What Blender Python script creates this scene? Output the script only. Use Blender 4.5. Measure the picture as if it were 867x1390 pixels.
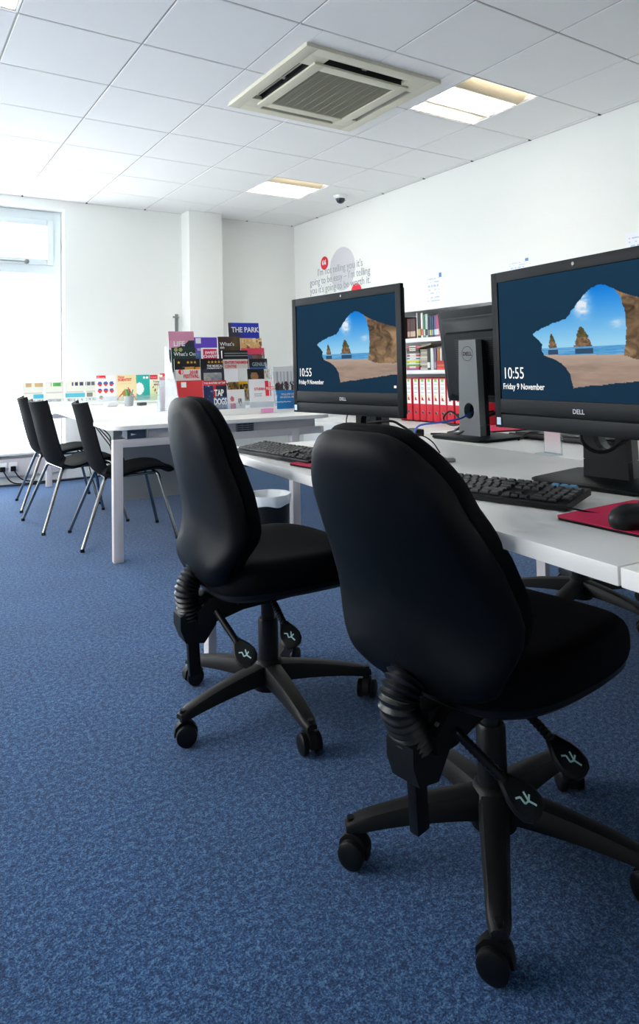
import bpy, bmesh, math, random
from math import sin, cos, pi, radians as R, sqrt
from mathutils import Vector, Matrix, Euler
random.seed(7)
S = bpy.context.scene
for o in list(bpy.data.objects): bpy.data.objects.remove(o)
COL = S.collection
IMW, IMH = 867.0, 1390.0

# ------------------------------------------------------------ camera
yaw, pitch, roll = 0.578062686, 0.047961343, -0.02214984
fwd = Vector((sin(yaw)*cos(pitch), cos(yaw)*cos(pitch), sin(pitch)))
rt0 = Vector((cos(yaw), -sin(yaw), 0)); up0 = rt0.cross(fwd)
rt = rt0*cos(roll) + up0*sin(roll); up = -rt0*sin(roll) + up0*cos(roll)
cam = bpy.data.objects.new('camera', bpy.data.cameras.new('camera')); COL.objects.link(cam)
M = Matrix((rt, up, -fwd)).transposed().to_4x4(); M.translation = Vector((-0.53717, -3.37402, 1.02))
cam.matrix_world = M
cam.data.sensor_fit = 'VERTICAL'; cam.data.sensor_height = 36.0
cam.data.lens = 36.0*916.934/IMH
cam.data.shift_y = (455.16-IMH/2)/IMH
cam.data.clip_start = 0.02
S.camera = cam

# ------------------------------------------------------------ world, exposure
S.view_settings.view_transform = 'Standard'; S.view_settings.look = 'None'
S.view_settings.gamma = 1.0; S.view_settings.use_curve_mapping = False
S.view_settings.exposure = 0.55
wd = bpy.data.worlds.new('sky'); S.world = wd; wd.use_nodes = True
bg = wd.node_tree.nodes['Background']
bg.inputs[0].default_value = (0.955, 0.972, 1.0, 1); bg.inputs[1].default_value = 6.7
LAMP = 13.0      # strength of the ceiling luminaires

# ------------------------------------------------------------ materials
def lin(c):
    return tuple(((x/12.92) if x <= 0.04045 else ((x+0.055)/1.055)**2.4) for x in c)
def hx(h): return lin(tuple(int(h[i:i+2], 16)/255 for i in (0, 2, 4)))
MATS = {}
def mat(name, col, rough=0.5, metal=0.0, bump=0.0, bscale=200.0, emit=None, estr=0.0, var=0.0, alpha=1.0, spec=0.5, sheen=0.0):
    if name in MATS: return MATS[name]
    m = bpy.data.materials.new(name); m.use_nodes = True; MATS[name] = m
    nt = m.node_tree; b = nt.nodes['Principled BSDF']
    c = hx(col) if isinstance(col, str) else col
    b.inputs['Base Color'].default_value = (*c, 1)
    b.inputs['Roughness'].default_value = rough; b.inputs['Metallic'].default_value = metal
    b.inputs['Specular IOR Level'].default_value = spec
    b.inputs['Sheen Weight'].default_value = sheen
    if emit is not None:
        b.inputs['Emission Color'].default_value = (*emit, 1); b.inputs['Emission Strength'].default_value = estr
    if alpha < 1: b.inputs['Alpha'].default_value = alpha
    if bump or var:
        tc = nt.nodes.new('ShaderNodeTexCoord'); n = nt.nodes.new('ShaderNodeTexNoise')
        n.inputs['Scale'].default_value = bscale; n.inputs['Detail'].default_value = 3
        nt.links.new(tc.outputs['Object'], n.inputs['Vector'])
        if bump:
            bp = nt.nodes.new('ShaderNodeBump'); bp.inputs['Strength'].default_value = bump; bp.inputs['Distance'].default_value = 0.002
            nt.links.new(n.outputs['Fac'], bp.inputs['Height']); nt.links.new(bp.outputs['Normal'], b.inputs['Normal'])
        if var:
            mx = nt.nodes.new('ShaderNodeMix'); mx.data_type = 'RGBA'
            mx.inputs[6].default_value = (*[x*(1-var) for x in c], 1); mx.inputs[7].default_value = (*[min(1, x*(1+var)) for x in c], 1)
            nt.links.new(n.outputs['Fac'], mx.inputs[0]); nt.links.new(mx.outputs[2], b.inputs['Base Color'])
    return m

def carpet_mat():
    m = bpy.data.materials.new('blue_carpet'); m.use_nodes = True; nt = m.node_tree; b = nt.nodes['Principled BSDF']
    tc = nt.nodes.new('ShaderNodeTexCoord')
    n = nt.nodes.new('ShaderNodeTexNoise'); n.inputs['Scale'].default_value = 230; n.inputs['Detail'].default_value = 3; n.inputs['Roughness'].default_value = .9
    n2 = nt.nodes.new('ShaderNodeTexNoise'); n2.inputs['Scale'].default_value = 3; n2.inputs['Detail'].default_value = 3
    nt.links.new(tc.outputs['Object'], n.inputs['Vector']); nt.links.new(tc.outputs['Object'], n2.inputs['Vector'])
    cr = nt.nodes.new('ShaderNodeValToRGB'); e = cr.color_ramp.elements
    e[0].position = .42; e[0].color = (*hx('10294a'), 1); e[1].position = .59; e[1].color = (*hx('6f9ac4'), 1)
    k = cr.color_ramp.elements.new(.5); k.color = (*hx('235288'), 1)
    n3 = nt.nodes.new('ShaderNodeTexNoise'); n3.inputs['Scale'].default_value = 75; n3.inputs['Detail'].default_value = 5; n3.inputs['Roughness'].default_value = .8
    nt.links.new(tc.outputs['Object'], n3.inputs['Vector'])
    av = nt.nodes.new('ShaderNodeMix'); av.inputs[0].default_value = .45
    nt.links.new(n.outputs['Fac'], av.inputs[2]); nt.links.new(n3.outputs['Fac'], av.inputs[3])
    nt.links.new(av.outputs[0], cr.inputs[0])
    mx = nt.nodes.new('ShaderNodeMix'); mx.data_type = 'RGBA'; mx.blend_type = 'MULTIPLY'; mx.inputs[0].default_value = .35
    nt.links.new(cr.outputs[0], mx.inputs[6]); nt.links.new(n2.outputs['Fac'], mx.inputs[7])
    nt.links.new(mx.outputs[2], b.inputs['Base Color'])
    b.inputs['Roughness'].default_value = .95; b.inputs['Specular IOR Level'].default_value = .15
    b.inputs['Sheen Weight'].default_value = .15
    bp = nt.nodes.new('ShaderNodeBump'); bp.inputs['Strength'].default_value = .6; bp.inputs['Distance'].default_value = .004
    nt.links.new(n.outputs['Fac'], bp.inputs['Height']); nt.links.new(bp.outputs['Normal'], b.inputs['Normal'])
    return m
CARPET = carpet_mat()
WALL = mat('white_paint', 'eceeea', .8, bump=.08, bscale=300)
WALLB = WALL
TILE = mat('ceiling_tile', 'f3f3f2', .9, bump=.25, bscale=500)
TBAR = mat('ceiling_grid', 'b0aaa5', .6)
TRIMW = mat('white_gloss', 'eef0ef', .35)
UPVC = mat('upvc_white', 'dde6ea', .35)
DESK = mat('desk_white', 'fbf9f4', .35)
DESKE = mat('desk_edge', 'dedad0', .45)
FRAME = mat('frame_white_metal', 'd9d3d4', .4)
FAB = mat('black_fabric', '07080b', .75, bump=.35, bscale=900, sheen=.0, spec=.12)
FAB2 = mat('black_back_fabric', '03060a', .5, bump=.2, bscale=1200, sheen=.0, spec=.2)
PLA = mat('black_plastic', '0b0d0f', .42, bump=.05, bscale=400, spec=.3)
PLB = mat('black_base_plastic', '121313', .5, bump=.12, bscale=700, spec=.3)
RUB = mat('black_gaiter', '090b0d', .36)
MONB = mat('monitor_black', '0b1216', .45, bump=.04, bscale=600, spec=.16)
MONG = mat('monitor_grey', '5e6466', .4)
CHROME = mat('chrome', '9a9a98', .22, metal=1)
STEEL = mat('steel', '8e9294', .35, metal=.9)
CREAM = mat('cassette_cream', 'd9d5c0', .5)
CREAM2 = mat('cassette_grille', '8f8d80', .6)
DARK = mat('dark_slot', '0a0d10', .6)
REFL = mat('reflector_cream', 'd6c6a8', .5)
GREY = mat('grey_panel', '868a8e', .6)
PINK = mat('pink_mat', 'e01353', .75, bump=.15, bscale=1500)
RED = mat('red_file', 'd31830', .45)
BLUEC = mat('blue_cable', '1a56b8', .4)
WHITE = mat('white_plain', 'f4f4f2', .5)
PAPER = mat('paper', 'eceae4', .7)
INK = mat('ink', '30343a', .6)
REDP = mat('red_print', 'e0283c', .6)
def emis(name, col, s):
    m = mat(name, '000000', .5, emit=col, estr=s); return m
TUBE = emis('lamp_tube', (1, .93, .82), LAMP*1.1)
DIFF = emis('lamp_diffuser', (1, .97, .92), LAMP)
def acrylic(name, tint=(0.92, .96, .98), a=.16):
    m = bpy.data.materials.new(name); m.use_nodes = True; nt = m.node_tree
    for n in list(nt.nodes):
        if n.type == 'BSDF_PRINCIPLED': nt.nodes.remove(n)
    out = nt.nodes['Material Output']; t = nt.nodes.new('ShaderNodeBsdfTransparent'); t.inputs[0].default_value = (*tint, 1)
    g = nt.nodes.new('ShaderNodeBsdfPrincipled'); g.inputs['Base Color'].default_value = (.9, .93, .95, 1); g.inputs['Roughness'].default_value = .08
    mx = nt.nodes.new('ShaderNodeMixShader'); mx.inputs[0].default_value = a
    nt.links.new(t.outputs[0], mx.inputs[1]); nt.links.new(g.outputs[0], mx.inputs[2]); nt.links.new(mx.outputs[0], out.inputs[0])
    return m
ACR = acrylic('clear_acrylic'); GLASS = acrylic('window_glass', (.98, 1, 1), .06)
ACR2 = acrylic('milky_acrylic', (.96, .98, 1), .26)
def attr_mat(name, emitstr=0.0, rough=.45):
    m = bpy.data.materials.new(name); m.use_nodes = True; nt = m.node_tree; b = nt.nodes['Principled BSDF']
    a = nt.nodes.new('ShaderNodeAttribute'); a.attribute_name = 'Col'
    b.inputs['Roughness'].default_value = rough
    if emitstr:
        b.inputs['Base Color'].default_value = (.004, .004, .005, 1); b.inputs['Specular IOR Level'].default_value = .0
        nt.links.new(a.outputs['Color'], b.inputs['Emission Color']); b.inputs['Emission Strength'].default_value = emitstr
        b.inputs['Roughness'].default_value = .25
    else: nt.links.new(a.outputs['Color'], b.inputs['Base Color'])
    return m
PRINT = attr_mat('printed_paper'); SCREEN = attr_mat('lit_screen', .66)
SCRW = emis('screen_white', (1, 1, 1), .68)

# ------------------------------------------------------------ mesh builder
class MB:
    def __init__(s): s.v = []; s.f = []; s.m = []; s.c = None
    def add(s, vs, fs, mi=0, T=None):
        o = len(s.v)
        s.v += [(T @ Vector(p)) if T else Vector(p) for p in vs]
        s.f += [tuple(i+o for i in f) for f in fs]; s.m += [mi]*len(fs); return s
    def box(s, c, d, bev=0.0, mi=0, rot=None, seg=2):
        bm = bmesh.new(); bmesh.ops.create_cube(bm, size=1)
        for v in bm.verts: v.co = Vector((v.co.x*d[0], v.co.y*d[1], v.co.z*d[2]))
        if bev > 0: bmesh.ops.bevel(bm, geom=bm.edges[:], offset=min(bev, min(d)*.49), segments=seg, affect='EDGES', profile=.6)
        T = Matrix.Translation(c) @ (Euler(rot).to_matrix().to_4x4() if rot else Matrix.Identity(4))
        bm.verts.index_update(); s.add([v.co.copy() for v in bm.verts], [[v.index for v in f.verts] for f in bm.faces], mi, T); bm.free(); return s
    def loft(s, rings, mi=0, cap=True, T=None):
        n = len(rings[0]); vs = [p for r in rings for p in r]; fs = []
        for i in range(len(rings)-1):
            for j in range(n):
                k = (j+1) % n; fs.append((i*n+j, i*n+k, (i+1)*n+k, (i+1)*n+j))
        if cap: fs.append(tuple(range(n-1, -1, -1))); fs.append(tuple((len(rings)-1)*n+j for j in range(n)))
        return s.add(vs, fs, mi, T)
    def lathe(s, prof, n=24, mi=0, T=None, cap=True):
        return s.loft([[(r*cos(2*pi*j/n), r*sin(2*pi*j/n), z) for j in range(n)] for r, z in prof], mi, cap, T)
    def tube(s, pts, r, n=10, mi=0):
        pts = [Vector(p) for p in pts]; rings = []; prev = None
        for i, p in enumerate(pts):
            t = (pts[min(i+1, len(pts)-1)] - pts[max(i-1, 0)]).normalized()
            if prev is None:
                a = Vector((0, 0, 1)) if abs(t.z) < .9 else Vector((1, 0, 0)); u = t.cross(a).normalized()
            else: u = (prev - t*prev.dot(t)).normalized()
            prev = u; w = t.cross(u); rr = r[i] if isinstance(r, (list, tuple)) else r
            rings.append([p + u*rr*cos(2*pi*j/n) + w*rr*sin(2*pi*j/n) for j in range(n)])
        return s.loft(rings, mi)
    def prism(s, poly, t, axis='y', c=(0, 0, 0), mi=0):     # poly in the two other axes, extruded +-t/2
        n = len(poly); vs = []
        for q in (-t/2, t/2):
            for a, b in poly:
                p = {'y': (a, q, b), 'x': (q, a, b), 'z': (a, b, q)}[axis]; vs.append((p[0]+c[0], p[1]+c[1], p[2]+c[2]))
        fs = [tuple(range(n)), tuple(range(2*n-1, n-1, -1))] + [(i, (i+1) % n + 0, (i+1) % n+n, i+n) for i in range(n)]
        return s.add(vs, fs, mi)
    def build(s, name, mats, parent=None, smooth=True, ang=40, loc=None, rotz=0.0, rot=None):
        me = bpy.data.meshes.new(name); me.from_pydata([tuple(v) for v in s.v], [], s.f)
        mats = mats if isinstance(mats, (list, tuple)) else [mats]
        for m in mats: me.materials.append(m)
        for p, i in zip(me.polygons, s.m): p.material_index = i
        bm = bmesh.new(); bm.from_mesh(me); bmesh.ops.recalc_face_normals(bm, faces=bm.faces[:]); bm.to_mesh(me); bm.free()
        if smooth:
            for p in me.polygons: p.use_smooth = True
            try: me.set_sharp_from_angle(angle=R(ang))
            except Exception: pass
        o = bpy.data.objects.new(name, me); COL.objects.link(o)
        if parent: o.parent = parent
        if loc is not None: o.location = loc
        if rot is not None: o.rotation_euler = rot
        elif rotz: o.rotation_euler = (0, 0, rotz)
        return o
def tag(o, label=None, cat=None, group=None, kind=None):
    if label: o['label'] = label
    if cat: o['category'] = cat
    if group: o['group'] = group
    if kind: o['kind'] = kind
    return o
def thing(name, label, cat, loc=(0, 0, 0), rotz=0.0, group=None):
    o = bpy.data.objects.new(name, None); o.empty_display_size = .1; COL.objects.link(o)
    o.location = loc; o.rotation_euler = (0, 0, rotz); return tag(o, label, cat, group)
def copy_tree(o, parent=None):
    c = o.copy(); COL.objects.link(c); c.parent = parent
    for ch in list(o.children): copy_tree(ch, c)
    return c
def text(s, size, m, parent, loc, rot=(pi/2, 0, 0), name='lettering', xs=1.0, ext=.0003, align='LEFT', bold=0.0, space=1.0, shear=0.0):
    cu = bpy.data.curves.new(name, 'FONT'); cu.body = s; cu.size = size; cu.extrude = ext; cu.align_x = align
    cu.offset = bold*size; cu.resolution_u = 3; cu.space_character = space; cu.space_line = space if False else 1.0; cu.shear = shear
    t = bpy.data.objects.new('tmp', cu); COL.objects.link(t); bpy.context.view_layer.update()
    me = bpy.data.meshes.new_from_object(t.evaluated_get(bpy.context.evaluated_depsgraph_get()))
    bpy.data.objects.remove(t); bpy.data.curves.remove(cu)
    for v in me.vertices: v.co.x *= xs
    me.materials.clear(); me.materials.append(m); me.name = name
    o = bpy.data.objects.new(name, me); COL.objects.link(o); o.parent = parent; o.location = loc; o.rotation_euler = rot
    return o
def printed(name, w, h, t, fn, nx=24, ny=32, m=None, parent=None, loc=None, rot=None, edge=(.93, .92, .9), z0=0.0):
    """sheet standing in local XZ, front to -Y, lower left corner at origin; fn(u,v) v from the top, sRGB"""
    vs = [(w*i/nx, 0, z0+h*j/ny) for j in range(ny+1) for i in range(nx+1)]; fs = []; cs = []
    for j in range(ny):
        for i in range(nx):
            a = j*(nx+1)+i; fs.append((a, a+1, a+nx+2, a+nx+1)); cs.append(lin(fn((i+.5)/nx, 1-(j+.5)/ny)))
    if t > 0:
        o = len(vs); vs += [(0, 0, z0), (w, 0, z0), (w, 0, z0+h), (0, 0, z0+h), (0, t, z0), (w, t, z0), (w, t, z0+h), (0, t, z0+h)]
        for q in ((0, 4, 5, 1), (1, 5, 6, 2), (2, 6, 7, 3), (3, 7, 4, 0), (4, 7, 6, 5)): fs.append(tuple(o+k for k in q)); cs.append(lin(edge))
    me = bpy.data.meshes.new(name); me.from_pydata(vs, [], fs); me.materials.append(m or PRINT)
    at = me.color_attributes.new('Col', 'FLOAT_COLOR', 'CORNER'); buf = []
    for p, c in zip(me.polygons, cs): buf += [c[0], c[1], c[2], 1.0]*len(p.vertices)
    at.data.foreach_set('color', buf)
    ob = bpy.data.objects.new(name, me); COL.objects.link(ob)
    if parent: ob.parent = parent
    if loc is not None: ob.location = loc
    if rot is not None: ob.rotation_euler = rot
    return ob
def crv(pts, n=8):     # Catmull-Rom
    P = [Vector(p) for p in pts]; P = [P[0]*2-P[1]] + P + [P[-1]*2-P[-2]]; o = []
    for i in range(1, len(P)-2):
        for k in range(n):
            t = k/n; a, b, c, d = P[i-1:i+3]
            o.append(.5*((2*b) + (c-a)*t + (2*a-5*b+4*c-d)*t*t + (3*b-a-3*c+d)*t**3))
    o.append(P[-2]); return o
def hsh(x, y):
    v = sin(x*12.9898+y*78.233)*43758.5453; return v-math.floor(v)
def vn(x, y):
    i, j = math.floor(x), math.floor(y); u, v = x-i, y-j; u = u*u*(3-2*u); v = v*v*(3-2*v)
    return (hsh(i, j)*(1-u)+hsh(i+1, j)*u)*(1-v)+(hsh(i, j+1)*(1-u)+hsh(i+1, j+1)*u)*v
def fbm(x, y): return .5*vn(x, y)+.3*vn(2.1*x+5, 2.1*y+1)+.2*vn(4.3*x+9, 4.3*y+7)
def h3(h): return tuple(int(h[i:i+2], 16)/255 for i in (0, 2, 4))
def mixc(a, b, t): t = max(0, min(1, t)); return tuple(p+(q-p)*t for p, q in zip(a, b))

# furniture frame: a across the desks (away from the near edge), b along them
TH = R(5.7); OX, OY = .339, -2.79
def W(a, b, z=0.0): return Vector((OX+a*cos(TH)+b*sin(TH), OY-a*sin(TH)+b*cos(TH), z))
H0 = 2.727; XR = 3.64; YB = 3.54; XL = -3.2; YF = -5.6

# ------------------------------------------------------------ the room
tag(MB().box(((XL+XR)/2, (YB+YF)/2, -.05), (XR-XL+.4, YB-YF+.4, .1)).build('floor', CARPET, smooth=False), 'blue speckled carpet floor', kind='structure')
mb = MB(); g = .0045
skip = {(4, -1), (4, 3), (-1, -1), (-1, 3), (-5, 3)}
holes = {(2, -1), (3, -1), (2, 0), (3, 0)}
for i in range(-6, 7):
    for j in range(-10, 7):
        if (i, j) in skip: continue
        x0, x1, y0, y1 = max(i*.6, XL), min(i*.6+.6, XR), max(j*.6, YF), min(j*.6+.6, YB)
        if x1-x0 < .03 or y1-y0 < .03: continue
        if (i, j) in holes:      # cut tiles round the cassette 1.325..2.275 x -.46..+.49
            if i == 2: mb.box(((x0+1.34)/2, (y0+y1)/2, H0+.01), (1.34-x0-g, y1-y0-2*g, .02), .003, seg=1)
            else: mb.box(((x1+2.26)/2, (y0+y1)/2, H0+.01), (x1-2.26-g, y1-y0-2*g, .02), .003, seg=1)
            xa, xb = max(x0, 1.34), min(x1, 2.26)
            if j == -1: mb.box(((xa+xb)/2, (y0-.445)/2, H0+.01), (xb-xa, -.445-y0-g, .02), .003, seg=1)
            else: mb.box(((xa+xb)/2, (y1+.475)/2, H0+.01), (xb-xa, y1-.475-g, .02), .003, seg=1)
            continue
        mb.box(((x0+x1)/2, (y0+y1)/2, H0+.01), (x1-x0-2*g, y1-y0-2*g, .02), .003, seg=1)
for i in range(-5, 7): mb.box((i*.6, (YB+YF)/2, H0+.012), (.03, YB-YF, .014), 0, 1)
for j in range(-9, 6): mb.box(((XL+XR)/2, j*.6, H0+.0125), (XR-XL, .03, .014), 0, 1)
mb.box(((XL+XR)/2, (YB+YF)/2, H0+.22), (XR-XL+.6, YB-YF+.6, .04), 0, 0)
for s_ in ((XR-.008, (YB+YF)/2, .016, YB-YF), ((XL+XR)/2, YB-.008, XR-XL, .016)):
    mb.box((s_[0], s_[1], H0+.001), (s_[2], s_[3], .006), 0, 2)
for i in range(-5, 7): mb.box((i*.6, YB-.014, H0-.001), (.016, .02, .008), 0, 3)
for j in range(-9, 6): mb.box((XR-.014, j*.6, H0-.001), (.02, .016, .008), 0, 3)
tag(mb.build('ceiling', [TILE, TBAR, FRAME, INK], smooth=False), 'suspended ceiling of square white tiles', kind='structure')
tag(MB().box((XR+.1, (YB+YF)/2, 1.35), (.2, YB-YF+.8, 2.9)).build('wall_right', WALL, smooth=False), 'plain white right-hand wall', kind='structure')
# back wall with the tall window opening (x -0.95..0.99, z .27..2.637) and boxed column
mb = MB(); wx0, wx1, wz0, wz1 = -.95, .99, .27, 2.637
mb.box(((wx1+XR+.2)/2, YB+.15, 1.35), (XR+.2-wx1, .3, 2.9)); mb.box(((XL-.2+wx0)/2, YB+.15, 1.35), (wx0-XL+.2, .3, 2.9))
mb.box(((wx0+wx1)/2, YB+.15, wz0/2-.05), (wx1-wx0, .3, wz0+.1)); mb.box(((wx0+wx1)/2, YB+.15, (wz1+2.8)/2), (wx1-wx0, .3, 2.8-wz1))
tag(mb.build('wall_back', WALLB, smooth=False), 'white back wall around the tall window', kind='structure')
tag(MB().box((2.40, YB-.10, H0/2), (.385, .23, H0-.002), .004).build('trim_1', WALLB), 'square white boxed column against the back wall', kind='structure')
mb = MB()      # left wall with an unseen opening, added to light the ceiling and right wall
mb.box((XL-.1, (YB+.3+2.6)/2, 1.35), (.2, YB+.3-2.6, 2.9)); mb.box((XL-.1, (YF-.2-1.4)/2, 1.35), (.2, -1.4-YF+.2, 2.9))
mb.box((XL-.1, .6, .45), (.2, 4.0, .9)); mb.box((XL-.1, .6, 2.65), (.2, 4.0, .4))
tag(mb.build('wall_left', WALL, smooth=False), 'white left wall', kind='structure')
tag(MB().box(((XL+XR)/2, YF-.1, 1.35), (XR-XL+.6, .2, 2.9)).build('wall_front', WALL, smooth=False), 'white wall behind the viewer', kind='structure')
tag(MB().box((.9+.99, YB-.008, .05), (1.8, .016, .1), .004).build('baseboard_back', TRIMW), 'white skirting under the back wall', kind='structure')

# window
wn = tag(bpy.data.objects.new('window_1', None), 'tall white framed window with a small top light', kind='structure'); COL.objects.link(wn); wn.location = (0, YB+.17, 0)
fw = .075; zt = 2.02
mb = MB(); fx0, fx1 = wx0, wx1-.005
for x in (fx0+fw/2, fx1-fw/2): mb.box((x, 0, (wz0+wz1)/2), (fw, .07, wz1-wz0), .006)
for z in (wz0+.04, wz1-.05, zt+.03): mb.box(((fx0+fx1)/2, 0, z), (fx1-fx0-2*fw+.004, .068, .09), .006)
mb.build('window_frame', UPVC, wn)
mb = MB(); a0, a1 = fx0+fw, fx1-fw; c0, c1 = zt+.075, wz1-.095
for x in (a0+.03, a1-.03): mb.box((x, -.02, (c0+c1)/2), (.06, .07, c1-c0), .008)
for z in (c0+.03, c1-.03): mb.box(((a0+a1)/2, -.02, z), (a1-a0-.12, .068, .06), .008)
mb.build('sash', UPVC, wn)
MB().box(((a0+a1)/2, 0, (c0+c1)/2), (a1-a0-.11, .006, c1-c0-.11)).build('pane', GLASS, wn, smooth=False)
MB().box(((fx0+fx1)/2, 0, (wz0+zt)/2+.03), (a1-a0+.01, .006, zt-wz0-.07)).build('pane', GLASS, wn, smooth=False)
mb = MB().tube([(a1-.55, -.075, c0+.02), (a1-.26, -.075, c0+.018)], .008).lathe([(.022, 0), (.022, .02), (.012, .024)], 16, T=Matrix.Translation((a1-.25, -.055, c0+.02)) @ Matrix.Rotation(pi/2, 4, 'X'))
mb.build('window_handle', STEEL, wn)
mb = MB().box(((wx0+wx1)/2, -.13, wz0+.012), (wx1-wx0-.01, .26, .024), .006)
mb.build('window_sill', TRIMW, wn)
tag(MB().box((0, YB+14, -.55), (60, 24, .1)).build('ground', mat('pale_paving', 'dfe6ea', .9), smooth=False), 'pale paved ground outside the window', kind='structure')
# a low white fence outside
fe = thing('fence', 'pale white picket fence faintly seen outside the window', 'fence', (0, YB+2.2, 0))
mb = MB()
for k in range(26): mb.box((-2.2+k*.16, 0, .45), (.09, .02, 1.0), .004)
mb.build('pickets', mat('fence_white', 'f6fbff', .7), fe, smooth=False)
MB().box((-.2, .03, .8), (4.2, .03, .07)).box((-.2, .03, .2), (4.2, .03, .07)).box((-.2, .03, -.3), (.1, .1, .5)).build('fence_rail', MATS['fence_white'], fe, smooth=False)

# ------------------------------------------------------------ ceiling luminaires
def luminaire(i, j, label):
    t = thing('ceiling_light', label, 'ceiling light', (i*.6+.3, j*.6+.3, H0), 0, 'recessed square ceiling lights')
    mb = MB()
    for s in (-1, 1):
        mb.box((s*.294, 0, .055), (.008, .588, .11)); mb.box((0, s*.294, .055), (.58, .008, .11))
    mb.box((0, 0, .112), (.59, .59, .006)); mb.build('housing', TRIMW, t, smooth=False)
    for s in (-1, 1):       # curved side reflectors
        pts = [(s*(.125+.155*k/10), .004 + .05*sin(pi*k/20*1.1)*(k/10)**.8) for k in range(11)]
        mb = MB(); vs = [(x, y, z) for x in (-.285, .285) for y, z in pts]
        mb.add(vs, [(k, k+1, k+12, k+11) for k in range(10)]); mb.build('reflector', REFL, t)
        MB().tube([(-.28, s*.278, .020), (.28, s*.278, .020)], .008, 10).build('tube', TUBE, t)
    mb = MB(); mb.box((0, 0, .03), (.56, .215, .004)); mb.build('diffuser', DIFF, t, smooth=False)
    mb = MB()
    for k in range(15): mb.box((-.27+k*.0386, 0, .012), (.0025, .24, .022))
    for s in (-1, 0, 1): mb.box((0, s*.119, .012), (.57, .003 if s else .0015, .024))
    mb.build('louvre', mat('louvre_white', 'f2f4f4', .3), t, smooth=False)
luminaire(4, -1, 'lit square ceiling light nearest the right wall, just right of the air conditioner')
luminaire(4, 3, 'lit square ceiling light near the back of the room by the dome camera')
luminaire(-1, -1, 'lit square ceiling light cut off in the top left corner of the photo')
for i, j in ((-1, 3), (-5, 3)):
    luminaire(i, j, 'lit square ceiling light outside the photo')

# air conditioning cassette
ac = thing('air_conditioner', 'square cream ceiling cassette air conditioner with a central grille and four slots', 'air conditioner', (1.80, .015, H0))
mb = MB()
def sqring(mb, o, i, z0, z1, mi=0):
    for s in (-1, 1):
        mb.box((s*(o+i)/2, 0, (z0+z1)/2), (o-i, 2*o, z1-z0), .004, mi); mb.box((0, s*(o+i)/2, (z0+z1)/2), (2*i, o-i, z1-z0), .004, mi)
mb = MB(); sqring(mb, .475, .402, -.022, .01)
for s_1 in (-1, 1):
    for q_1 in (-1, 1): mb.box((s_1*.345, q_1*.345, -.008), (.13, .13, .026), .004)
sqring(mb, .338, .272, -.034, -.020); sqring(mb, .337, .30, -.019, .03, 1)
mb.build('fascia', [CREAM, DARK], ac)
for k in range(4):
    Tz = Matrix.Rotation(k*pi/2, 4, 'Z')
    m2 = MB(); b0 = MB().box((0, -.370, .02), (.57, .07, .006)); m2.add(b0.v, b0.f, 0, Tz)
    b0 = MB().box((0, -.372, -.004), (.56, .024, .003), 0, rot=(R(30), 0, 0))
    m3 = MB(); m3.add(b0.v, b0.f, 0, Tz)
    v = m2.build('vent_slot', DARK, ac, smooth=False); m3.build('vent_flap', CREAM, v, smooth=False)
mb = MB().box((0, 0, -.018), (.545, .545, .012))
n = 44
for k in range(n): mb.box((0, -.265+.53*k/(n-1), -.027), (.53, .004, .006), 0, 1)
for k in range(9): mb.box((-.24+.48*k/8, 0, -.0265), (.003, .53, .005), 0, 1)
mb.build('grille', [mat('grille_dark', '5d5c50', .7), mat('grille_bar', 'a5a391', .6)], ac, smooth=False)

dc = thing('dome_camera', 'small dark security dome camera on the ceiling near the right wall', 'camera', (3.30, 2.07, H0))
MB().lathe([(.07, 0), (.07, -.012), (.055, -.03), (.03, -.034)], 28).build('mount', TRIMW, dc)
MB().lathe([(.045, -.03), (.043, -.05), (.032, -.068), (.015, -.078), (.002, -.08)], 24).build('dome', mat('smoked', '1b2430', .1), dc)
MB().box((.0, 0, -.045), (.12, .012, .008), .003).build('bracket', STEEL, dc)

# ------------------------------------------------------------ wall graphics on the right wall
RW = -pi/2       # front to -X
def wy(y): return y
q = thing('wall_decal', 'quotation lettering with grey and red circles and a painted washed-out spot on the right wall', 'wall graphic', (XR-.001, 3.1, 1.8), RW)
def disc(r, cx, cz, off, m, name, half=False, n=40):
    mb = MB(); mb.prism([(r*cos(2*pi*k/n), r*sin(2*pi*k/n)) for k in range(n)], .0006, 'y', (cx, -off, cz)); return mb.build(name, m, q, smooth=False)
disc(.235, .55, .28, .001, mat('decal_grey', 'cfcfd4', .7), 'grey_circle')
disc(.13, .05, .10, .0018, mat('washout_white', 'f6f7f6', .7), 'washout_spot')  # washed-out bright spot over the lettering, painted as a pale disc
disc(.075, .21, .39, .0022, REDP, 'red_circle')
disc(.095, .80, .0, .0022, REDP, 'red_circle')
text('\u201c', .20, WHITE, q, (.16, -.003, .285), name='quotation_mark', bold=.02)
tx = mat('decal_ink', '9aa3aa', .7)
text("I'm not telling you it's", .112, tx, q, (.065, -.003, .262), xs=.88)
text("going to be easy \u2013 I'm telling", .112, tx, q, (-.10, -.003, .165), xs=.89)
text("you it's going to be worth it.", .112, tx, q, (-.10, -.003, .07), xs=.89)
def notice(y, z0, z1, w, label):
    def fn(u, v):
        if .1 < u < .85 and (int(v*26) % 3 == 0) and 0.12 < v < .9 and hsh(int(u*14), int(v*26)) > .35: return (.72, .78, .88)
        if u > .84 and v < .12: return (.3, .5, .75)
        return (.93, .94, .97)
    o = printed('wall_notice', w, z1-z0, .001, fn, 20, 30, loc=(XR-.002, y, z0), rot=(0, 0, RW)); tag(o, label, 'notice', 'paper notices on the right wall')
notice(1.235, 1.545, 1.842, .21, 'white printed paper notice on the wall left of the dark backed screen')
notice(.275, 1.66, 1.83, .21, 'white paper notice on the wall partly hidden by the top of the right monitor')
notice(-.745, 1.62, 1.87, .22, 'white paper notice on the wall at the right edge above the right monitor')

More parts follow.
